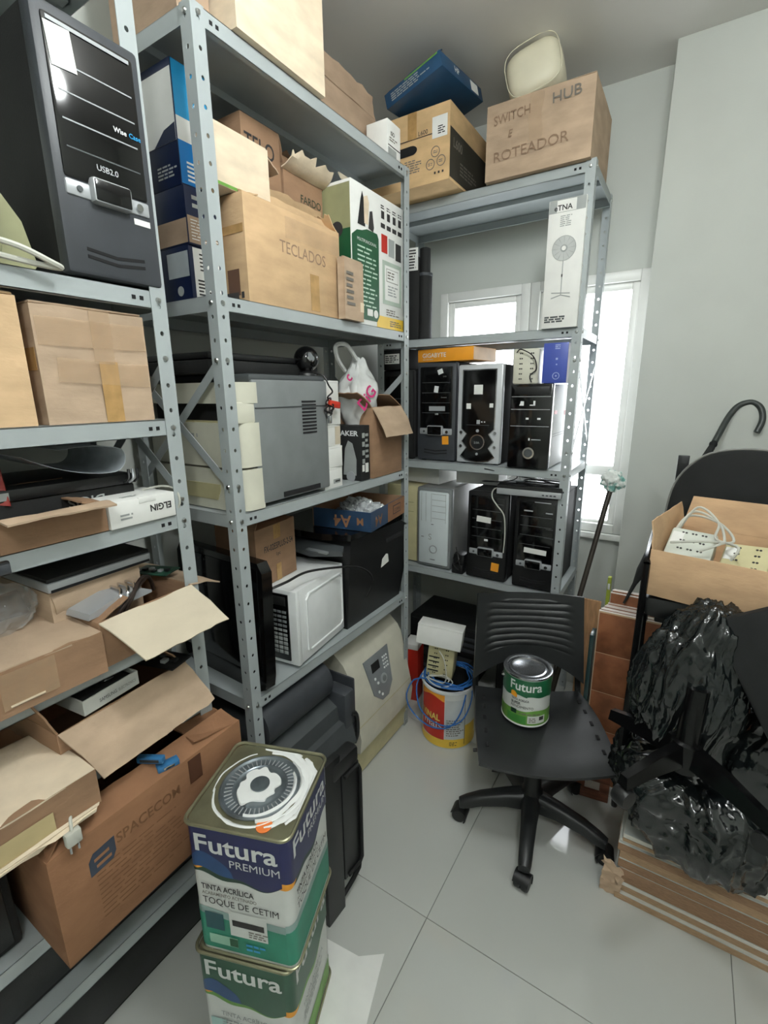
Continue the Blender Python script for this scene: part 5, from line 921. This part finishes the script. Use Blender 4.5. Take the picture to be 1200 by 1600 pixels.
wtext(rk, lp, 'VINAL', -.1, .145, .045, mat('label_yellow_letter', (240, 214, 110), rough=.5), .03, width=.105, h=.0014); wtext(rk, lp, 'mais', -.085, .105, .05, LETW, .01, width=.1, h=.0014); wlines(rk, lp, INKG, .035, .11, .07, .16, 8, h=.0014); wlines(rk, lp, INK, .05, .08, .02, .042, 3, h=.001)
def coil(label, c, r0, n, m, seed, r=.0035, sq=1., dz=.004, tail=None):
    rnd = random.Random(seed); P = []
    for i in range(n*10):
        a = i*2*math.pi/10; rr = r0*(1+.18*math.sin(i*.37+seed)); P.append((c[0]+rr*math.cos(a)+rnd.uniform(-.008, .008), c[1]+rr*sq*math.sin(a)+rnd.uniform(-.008, .008), c[2]+dz*i/10+rnd.uniform(-.004, .008)))
    if tail: P += tail
    return cable(label, P, r, m, smooth=3, n=6)
coil('coil of blue network cable draped over the red bucket rim', (-.79, 1.815, HB+.017), .105, 5, CABLE_B, 2, tail=[(-.9, 1.72, HB+.03), (-.955, 1.70, .25), (-.95, 1.69, .18), (-.9, 1.695, .12), (-.82, 1.688, .105), (-.74, 1.70, .13), (-.70, 1.73, .2), (-.69, 1.76, .28)])
cable('second blue network cable hanging in a loop on the front of the red bucket', [(-.91, 1.76, HB+.03), (-.925, 1.73, .26), (-.9, 1.712, .17), (-.83, 1.69, .14), (-.75, 1.695, .135), (-.69, 1.73, .17), (-.67, 1.78, .25), (-.69, 1.82, HB+.03)], .0032, CABLE_B)
ur = thing('voltage_regulator', 'yellowed beige voltage regulator standing tilted in the red bucket', 'regulator', (-.835, 1.775, HB+.02), 0, 'voltage regulators', rot=(R(-6), R(4), R(14))); ups(ur, .125, .12, .165, BEIGE_D, (2, 6)); 
for k in range(4): BX('vent_slot', HOLE, ur, -.055, -.005, -.0015, .001, .03+k*.022, .036+k*.022, bev=.0003)
coil('loop of white cable lying on the red bucket before the regulator', (-.815, 1.735, HB+.036), .052, 2, CABLE_W, 5, r=.003, sq=.6, tail=[(-.77, 1.72, HB+.08), (-.79, 1.735, HB+.15), (-.82, 1.745, HB+.18)])
wb = thing('white_box', 'oblong white box lying tilted on the regulator above the red bucket', 'box', (-.825, 1.745, HB+.196), 0, rot=(R(-8), R(5), R(14))); BX('body', PAPER, wb, -.105, .1, 0, .1, 0, .092, bev=.002); BX('lid_edge', PAPER, wb, -.1055, .1005, -.0006, .101, .086, .093, bev=.001)
for lab, x0, x1, y, z, h, m in (('black case added to fill the dark under the window rack', -1.25, -.82, 2.12, 0, .2, BLACKM), ('second black case added to fill the dark under the window rack', -1.2, -.7, 2.16, .202, .18, BLACK), ('dark upright block added to fill the dark at right under the window rack', -.68, -.44, 2.14, 0, .42, BLACKM)):  # dark filler shapes added to keep the space under the window rack black
    t_ = thing('black_case', lab, 'equipment', ((x0+x1)/2, y, z), 0, 'dark fillers added under the window rack'); W_ = x1-x0; BX('body', m, t_, -W_/2, W_/2, 0, .3, 0, h, bev=.006); BX('front_panel', BLACK, t_, -W_/2+.012, W_/2-.012, -.006, .004, .015, h-.015, bev=.004)
    for k in range(3): BX('bay_cover', CHARC, t_, -W_*.35, W_*.35, -.0075, -.004, .04+k*.035, .06+k*.035, bev=.001)
rt_ = thing('red_box', 'small red and white box on the floor behind the cream laser printer', 'box', (-1.075, 1.94, .0), 10); BX('body', RED, rt_, -.035, .04, 0, .1, 0, .30, bev=.002); BX('white_top', PAPER, rt_, -.035, .04, -.001, .1, .30, .33, bev=.002)

# ------------------------------------------------------------------ right side: boards, tiles, bags, chair, umbrella
EDGE = [mat('board_edge_brown', (158, 124, 96), rough=.8, var=.15, scale=60, stretch=(1, 1, 12)), mat('board_edge_tan', (182, 150, 118), rough=.8, var=.15, scale=60, stretch=(1, 1, 12)), mat('board_edge_white', (214, 210, 202), rough=.6, var=.05)]
BTOP = mat('board_white_face', (206, 210, 206), rough=.3, var=.03)
ords = ['lowest', 'second from the floor', 'third from the floor', 'fourth from the floor', 'fifth from the floor', 'sixth from the floor', 'seventh from the floor', 'eighth from the floor', 'ninth from the floor', 'tenth from the floor', 'eleventh from the floor', 'topmost']
z = 0.; random.seed(5)
for k, (th, e) in enumerate(((.024, 1), (.012, 2), (.028, 1), (.012, 2), (.03, 0), (.028, 0), (.032, 0), (.03, 1), (.028, 0), (.012, 2), (.014, 1), (.016, 2))):
    dx, dy = random.uniform(-.008, .006), random.uniform(-.006, .006)
    b = MB(); b.box(-.012+dx, .98+dx, 1.392+dy, 1.80+dy, z, z+th-.001, bev=.0012, seg=1)
    for f in b.bm.faces: f.material_index = 1 if f.normal.z > .9 else 0
    o = b.build('board', [EDGE[e], BTOP]); tag(o, f'{["brown", "tan", "white"][e]}-edged flat board, {ords[k]} in the stack at lower right', 'board', 'flat boards stacked at lower right'); z += th
STK = z
b = MB(); b.grid(lambda i, j: Vector((-.055+.06*j+.012*noise.noise(Vector((i*8, 0, 1))), 1.40-.02*i+.012*noise.noise(Vector((i*6, j*4, 4))), .002+.16*i*(1-.2*j)+.01*noise.noise(Vector((i*9, j*5, 7))))), 14, 6, thick=.002); tag(b.build('torn_packaging', card('torn_paper', (206, 178, 152))), 'torn strip of paper packaging at the corner of the board stack', 'packaging')
# brown tile slabs standing upright
TB = mat('terracotta_tile', (158, 100, 66), rough=.5, var=.3, scale=12, detail=8, col2=(118, 70, 44)); TJ = mat('tile_joint_beige', (196, 170, 138), rough=.8); TW = mat('tile_back_white', (214, 204, 196), rough=.6, var=.05)
for k in range(9):
    y = 1.868+k*.0165; h = .772+(.002, .004, 0, .003, .001, .004, .045, .05, .047)[k]-.002
    t_ = thing('ceramic_plate', f'{"front brown patterned tile slab" if k == 0 else "pale-edged tile slab"} standing upright, {["foremost", "second from the front", "third from the front", "fourth from the front", "fifth from the front", "sixth from the front", "seventh from the front", "eighth from the front", "rearmost"][k]} by the wall', 'tile', (-.198+.004*k, y, 0), 0, 'tile slabs stood on edge')
    BX('slab', TW, t_, 0, .44, .003, .0145, 0, h, bev=.001)
    if k == 0:
        for r_ in range(5):
            for c_ in range(3): BX('tile', TB, t_, .003+c_*.147, .145+c_*.147, 0, .0045, max(.002, h-.004-(r_+1)*.172), h-.006-r_*.172, bev=.0015)
        BX('joint', TJ, t_, .001, .439, .001, .0035, .001, h-.001, bev=.0003)
    else: BX('glaze', TB, t_, .002, .438, .0005, .003, .002, h-.002, bev=.0003)
wk = thing('wooden_crate', 'small brown wooden block with a square opening on the floor behind the chair', 'crate', (-.14, 1.765, 0), 8); CW = mat('red_brown_wood', (136, 84, 62), rough=.6, var=.2, stretch=(1, 6, 6))
for nm, a in (('bottom_rail', (-.07, .06, 0, .08, 0, .04)), ('top_rail', (-.07, .06, 0, .08, .085, .13)), ('side_rail', (-.07, -.03, 0, .08, .04, .085)), ('side_rail', (.025, .06, 0, .08, .04, .085))): BX(nm, CW, wk, *a, bev=.002)
BX('pale_insert', TW, wk, -.03, .025, .01, .07, .04, .085, bev=.001)
b = MB(); b.box(-.335, -.245, 2.36, 2.372, 0, .6, bev=.001, mtx=None); tag(b.build('wood_panel', mat('plywood', (196, 150, 108), rough=.7, var=.15, stretch=(8, 8, 1))), 'tan plywood strip standing beyond the chair back beside the tiles', 'panel')
b = MB(); b.box(-.222, -.206, 1.87, 1.94, 0, .66, bev=.001); tag(b.build('glass_strip', mat('dark_teal_edge', (40, 62, 62), rough=.2)), 'thin dark teal strip standing at the left edge of the brown tiles', 'strip')
# broom with rag, small level
bm_ = thing('broom', 'dark broom stick leaning by the window with a rag tied on top', 'broom', (-.394, 1.82, 0), 0)
q = MB(); q.tube([(0, 0, .02), (.154, .38, 1.20)], .011, 10); q.build('stick', mat('dark_stick', (58, 52, 46), rough=.4, metal=.3), bm_); q = MB(); bmesh.ops.create_icosphere(q.bm, subdivisions=4, radius=1)
for v in q.bm.verts: p = v.co.copy(); k = 1+.45*noise.noise(p*2.6)+.2*abs(noise.noise(p*7)); v.co = Vector((.157+p.x*.042*k, .386+p.y*.03*k, 1.225+p.z*.042*k))
q.build('rag', mat('rag_cloth', (222, 226, 222), rough=.9, col2=(110, 158, 150), scale=26, lo=.42, hi=.5), bm_); BX('broom_head', BLACKM, bm_, -.05, .05, -.02, .02, 0, .03, bev=.004)
lv = thing('spirit_level', 'small yellow-green tool resting upright against the wall corner by the tiles', 'tool', (-.213, 2.3, 0), 0); BX('body', mat('tool_lime', (160, 172, 60), rough=.4), lv, -.008, .008, -.012, .012, 0, .76, bev=.002); BX('vial', WHITE, lv, -.005, .005, -.0135, -.0115, .7, .73, bev=.0006)
# black chair with rounded back, on the boards
ck = thing('visitor_chair', 'black padded chair with a wide rounded back standing on the board stack', 'chair', (.19, 1.62, STK), 0); FAB = mat('black_fabric', (24, 26, 26), rough=.85, var=.15, bump=.3, bscale=500)
b = MB(); prof = [(-.215, .0), (-.212, .16), (-.19, .26), (-.13, .335), (-.05, .362), (.05, .362), (.13, .335), (.19, .26), (.212, .16), (.215, .0)]; pc_ = catmull([Vector((x, 0, z_)) for x, z_ in prof], 4)
b.prism(pc_, lambda p: (p.x, .27, p.z+.785), lambda p: (p.x*.94, .315, p.z*.95+.79)); b.build('backrest', FAB, ck, ang=60); b = MB(); b.prism(pc_, lambda p: (p.x*.96, .262, p.z*.955+.79), lambda p: (p.x, .27, p.z+.785)); b.build('back_pad', FAB, ck, ang=60)
b = MB(); b.tube([(p.x, .27, p.z+.785) for p in pc_], .004, 6); b.build('piping', mat('piping_grey', (120, 120, 116), rough=.5), ck)
BX('seat', mat('black_vinyl', (20, 21, 22), rough=.3, var=.15), ck, -.235, .235, -.165, .27, .695, .765, bev=.025); BX('seat_pan', BLACK, ck, -.2, .2, -.13, .25, .675, .697, bev=.004)
FR = mat('black_steel2', (20, 20, 21), rough=.25, metal=.4)
for s in (-1, 1):
    b = MB(); b.tube([(s*.238, .24, .012), (s*.235, .25, .4), (s*.232, .275, .8), (s*.2, .29, .84)], .012, 8, smooth=3); b.build('leg', FR, ck)
    b = MB(); b.tube([(s*.238, -.15, .012), (s*.238, -.16, .35), (s*.236, -.165, .6), (s*.236, -.16, .86)], .0095, 8, smooth=3); b.build('leg', FR, ck)
    b = MB(); b.tube([(s*.236, -.16, .86), (s*.236, -.1, .875), (s*.234, .26, .875)], .0095, 8, smooth=3); b.build('armrest', FR, ck)
b = MB(); b.tube([(-.235, .02, .3), (.235, .02, .3)], .009, 8); b.build('stretcher', FR, ck); b = MB(); b.box(-.2, -.165, .316, .33, 1.02, 1.115, bev=.003); b.build('back_lug', BLACK, ck)
# carton of voltage regulators on the seat
CZ = STK+.767
ub, F = carton('open cardboard box full of beige voltage regulators on the black chair seat', .42, .34, .135, (.165, 1.42, CZ), -12, m=card('cardboard_warm', (204, 170, 134)), open_={'b': (.1, 12, .1), 'l': (.08, 3, .1, .004), 'r': (.13, -48, .2)})
gU = 'voltage regulators'
ca, sa = math.cos(R(-12)), math.sin(R(-12))
def inbox(x, y): return (.165+ca*x-sa*y, 1.42+sa*x+ca*y)
for lab, x, y, zz, w_, d_, h_, m, rot in (('grey-white voltage regulator lying in the open box, left of the three', -.14, .07, .035, .115, .14, .08, mat('greywhite_plastic', (206, 210, 200), rough=.5), (R(28), R(3), R(-8))), ('cream voltage regulator with two rows of sockets, middle of the open box', .0, .05, .03, .105, .13, .08, BEIGE_D, (R(30), R(-4), R(-14))), ('beige voltage regulator lying low at the right of the open box', .12, .03, .005, .13, .15, .075, BEIGE, (R(14), 0, R(-12)))):
    X_, Y_ = inbox(x, y); t_ = thing('voltage_regulator', lab, 'regulator', (X_, Y_, CZ+zz), 0, gU, rot=rot); F = ups(t_, w_, d_, h_, m, (3, 4) if x < -.1 else (2, 5), face='top'); decal(t_, F, 'label', PAPER, w_*.05, w_*.3, d_*.5, d_*.85)
for k in range(3): cable(['white', 'grey', 'pale'][k]+' power cord curling over the left regulator in the open box', [(*inbox(-.19, .12+.03*k), CZ+.15), (*inbox(-.17+.01*k, .2), CZ+.2+.015*k), (*inbox(-.09, .17), CZ+.2), (*inbox(-.04-.02*k, .1), CZ+.17), (*inbox(-.1+.04*k, .03), CZ+.175), (*inbox(-.17+.07*k, .02), CZ+.16-.01*k)], .0035, CABLE_W)
# closed black umbrella leaning from tiles to wall
um = thing('umbrella', 'closed black umbrella with a hooked handle leaning against the pale wall', 'umbrella', (-.122, 1.945, .79), 0)
ax = (Vector((.105, 2.31, 1.40))-Vector((-.122, 1.945, .79))); A0 = Vector((0, 0, 0))
q = MB(); q.tube([A0, ax*.12, ax*.2, ax*.45, ax*.72, ax*.93, ax*1.0], [.004, .008, .02, .028, .026, .014, .01], 14); q.build('folded_canopy', FAB, um); q = MB(); q.tube([A0-ax*.0, ax*.13], .0045, 8); q.build('tip', BLACKG, um)
dv = ax.normalized(); e = ax; hk = [e, e+dv*.03, e+dv*.12, e+dv*.16+Vector((.015, 0, .008)), e+dv*.175+Vector((.05, 0, .01)), e+dv*.165+Vector((.085, .0, -.005)), e+dv*.14+Vector((.103, .0, -.03)), e+dv*.11+Vector((.10, 0, -.052))]
q = MB(); q.tube(hk, .0115, 12, smooth=5); q.build('handle', mat('dark_handle', (52, 58, 56), rough=.4), um); q = MB(); q.tube([e-dv*.01, e+dv*.028], .0075, 10); q.build('shaft', SILVER, um); q = MB(); bmesh.ops.create_icosphere(q.bm, subdivisions=2, radius=.015); q.xf(q.bm.verts[:], Matrix.Translation(e-dv*.012)); q.build('strap_bunch', FAB, um)
# rubbish bags
BAG = mat('black_bag_film', (22, 27, 28), rough=.14, var=.2, scale=8, spec=.8, bump=.3, bscale=22)
def rag_bag(label, c, r, seed, tilt=0., sub=6, flat=.6, fold=1., name='rubbish_bag'):
    b = MB(); bmesh.ops.create_icosphere(b.bm, subdivisions=sub, radius=1.0); o3 = Vector((seed*3.1, seed*1.7, 0)); M3 = Matrix.Rotation(R(tilt), 3, 'Y')
    for v in b.bm.verts:
        p = v.co.copy(); q_ = Vector((p.x*1.2, p.y*1.2, p.z*.7))
        w1 = noise.noise(q_*1.5+o3); wv = Vector((noise.noise(p*2+o3), noise.noise(p*2+o3+Vector((5, 0, 0))), noise.noise(p*2+o3+Vector((0, 5, 0)))))*.5
        rid = lambda f, of: 1-abs(noise.noise((p+wv)*f+o3+Vector((of, 0, 0))))*2
        th = math.atan2(p.y, p.x); g = Vector((math.cos(th)*2.2, math.sin(th)*2.2, p.z*.7))+wv*.5+o3
        vr = lambda f: 1-abs(noise.noise(g*f))*2
        k = 1+.2*w1 + fold*(.07*rid(1.9, 1)+math.sqrt(max(0, 1-p.z*p.z))*(.085*max(0, vr(1.5))**2+.05*max(0, vr(3.1))**2)+.02*max(0, rid(5.5, 7))**2+.008*rid(12, 2))
        pz = p.z if p.z > -flat else -flat-(p.z+flat)*.0
        v.co = M3 @ Vector((p.x*r[0]*k, p.y*r[1]*k, pz*r[2]*k))
    zm = min(v.co.z for v in b.bm.verts)
    o = b.build(name, BAG, None, ang=180, loc=c); return tag(o, label, 'rubbish bag', 'black rubbish bags')
rag_bag('glossy black rubbish bag lying on the board stack under the chair base', (.185, 1.485, STK+.135), (.235, .18, .17), 1, tilt=6)
rag_bag('tall black rubbish bag slumped upright before the carton of regulators', (.095, 1.37, .82), (.115, .085, .24), 4, tilt=8, fold=1.2)
rag_bag('small knotted black rubbish bag at the left corner of the board stack', (-.0, 1.49, STK+.15), (.065, .06, .14), 8, tilt=-8, fold=1.5, sub=5)
rag_bag('black rubbish bag bulging at the right edge of the photo', (.36, 1.43, .60), (.16, .1, .2), 11, tilt=-10)
bd = thing('seat_cushion', 'flat black padded chair back leaning against the bags at the right edge', 'cushion', (.30, 1.22, .76), 0, rot=(R(-14), R(-34), R(-10))); BX('pad', FAB, bd, -.02, .34, 0, .05, .0, .36, bev=.02); BX('back_shell', BLACK, bd, -.01, .33, .046, .058, .01, .35, bev=.004)
# loose chair base on the bags
cb_ = thing('chair_base', 'loose black star chair base with upright tube lying on the rubbish bags', 'chair base', (.098, 1.27, .635), 0, rot=(R(-5), R(2), R(0)))
q = MB(); q.lathe([(.014, .245), (.026, .245), (.027, .24), (.027, .1), (.036, .095), (.036, .02), (0, .02)], 24); q.build('tube', mat('black_gloss_steel', (14, 14, 15), rough=.2, metal=.3), cb_); q = MB(); q.lathe([(0, .215), (.014, .215), (.014, .245)], 20); q.build('tube_bore', HOLE, cb_)
for k in range(4):
    a = R(147+88*k); c, s = math.cos(a), math.sin(a); q = MB(); rows = []
    for r_, hw, z0, z1 in ((.02, .02, .04, .095), (.11, .017, .035, .08), (.215, .014, .02, .05)):
        rows.append([q.bm.verts.new((c*r_-s*w_, s*r_+c*w_, zz)) for w_, zz in ((-hw, z0), (hw, z0), (hw*.7, z1), (-hw*.7, z1))])
    for i in range(2):
        for j in range(4): q.bm.faces.new((rows[i][j], rows[i][(j+1) % 4], rows[i+1][(j+1) % 4], rows[i+1][j]))
    q.bm.faces.new(rows[0]); q.bm.faces.new(rows[-1]); q.build('base_arm', MATS['black_gloss_steel'], cb_)
    if k in (1, 2): q = MB(); q.lathe([(0, -.018), (.022, -.018), (.025, -.01), (.025, .01), (.022, .018), (0, .018)], 18); q.xf(q.bm.verts[:], Matrix.Translation((c*.205, s*.205, -.008)) @ Matrix.Rotation(a, 4, 'Z') @ Matrix.Rotation(R(90), 4, 'X')); q.build('castor', BLACK, cb_)
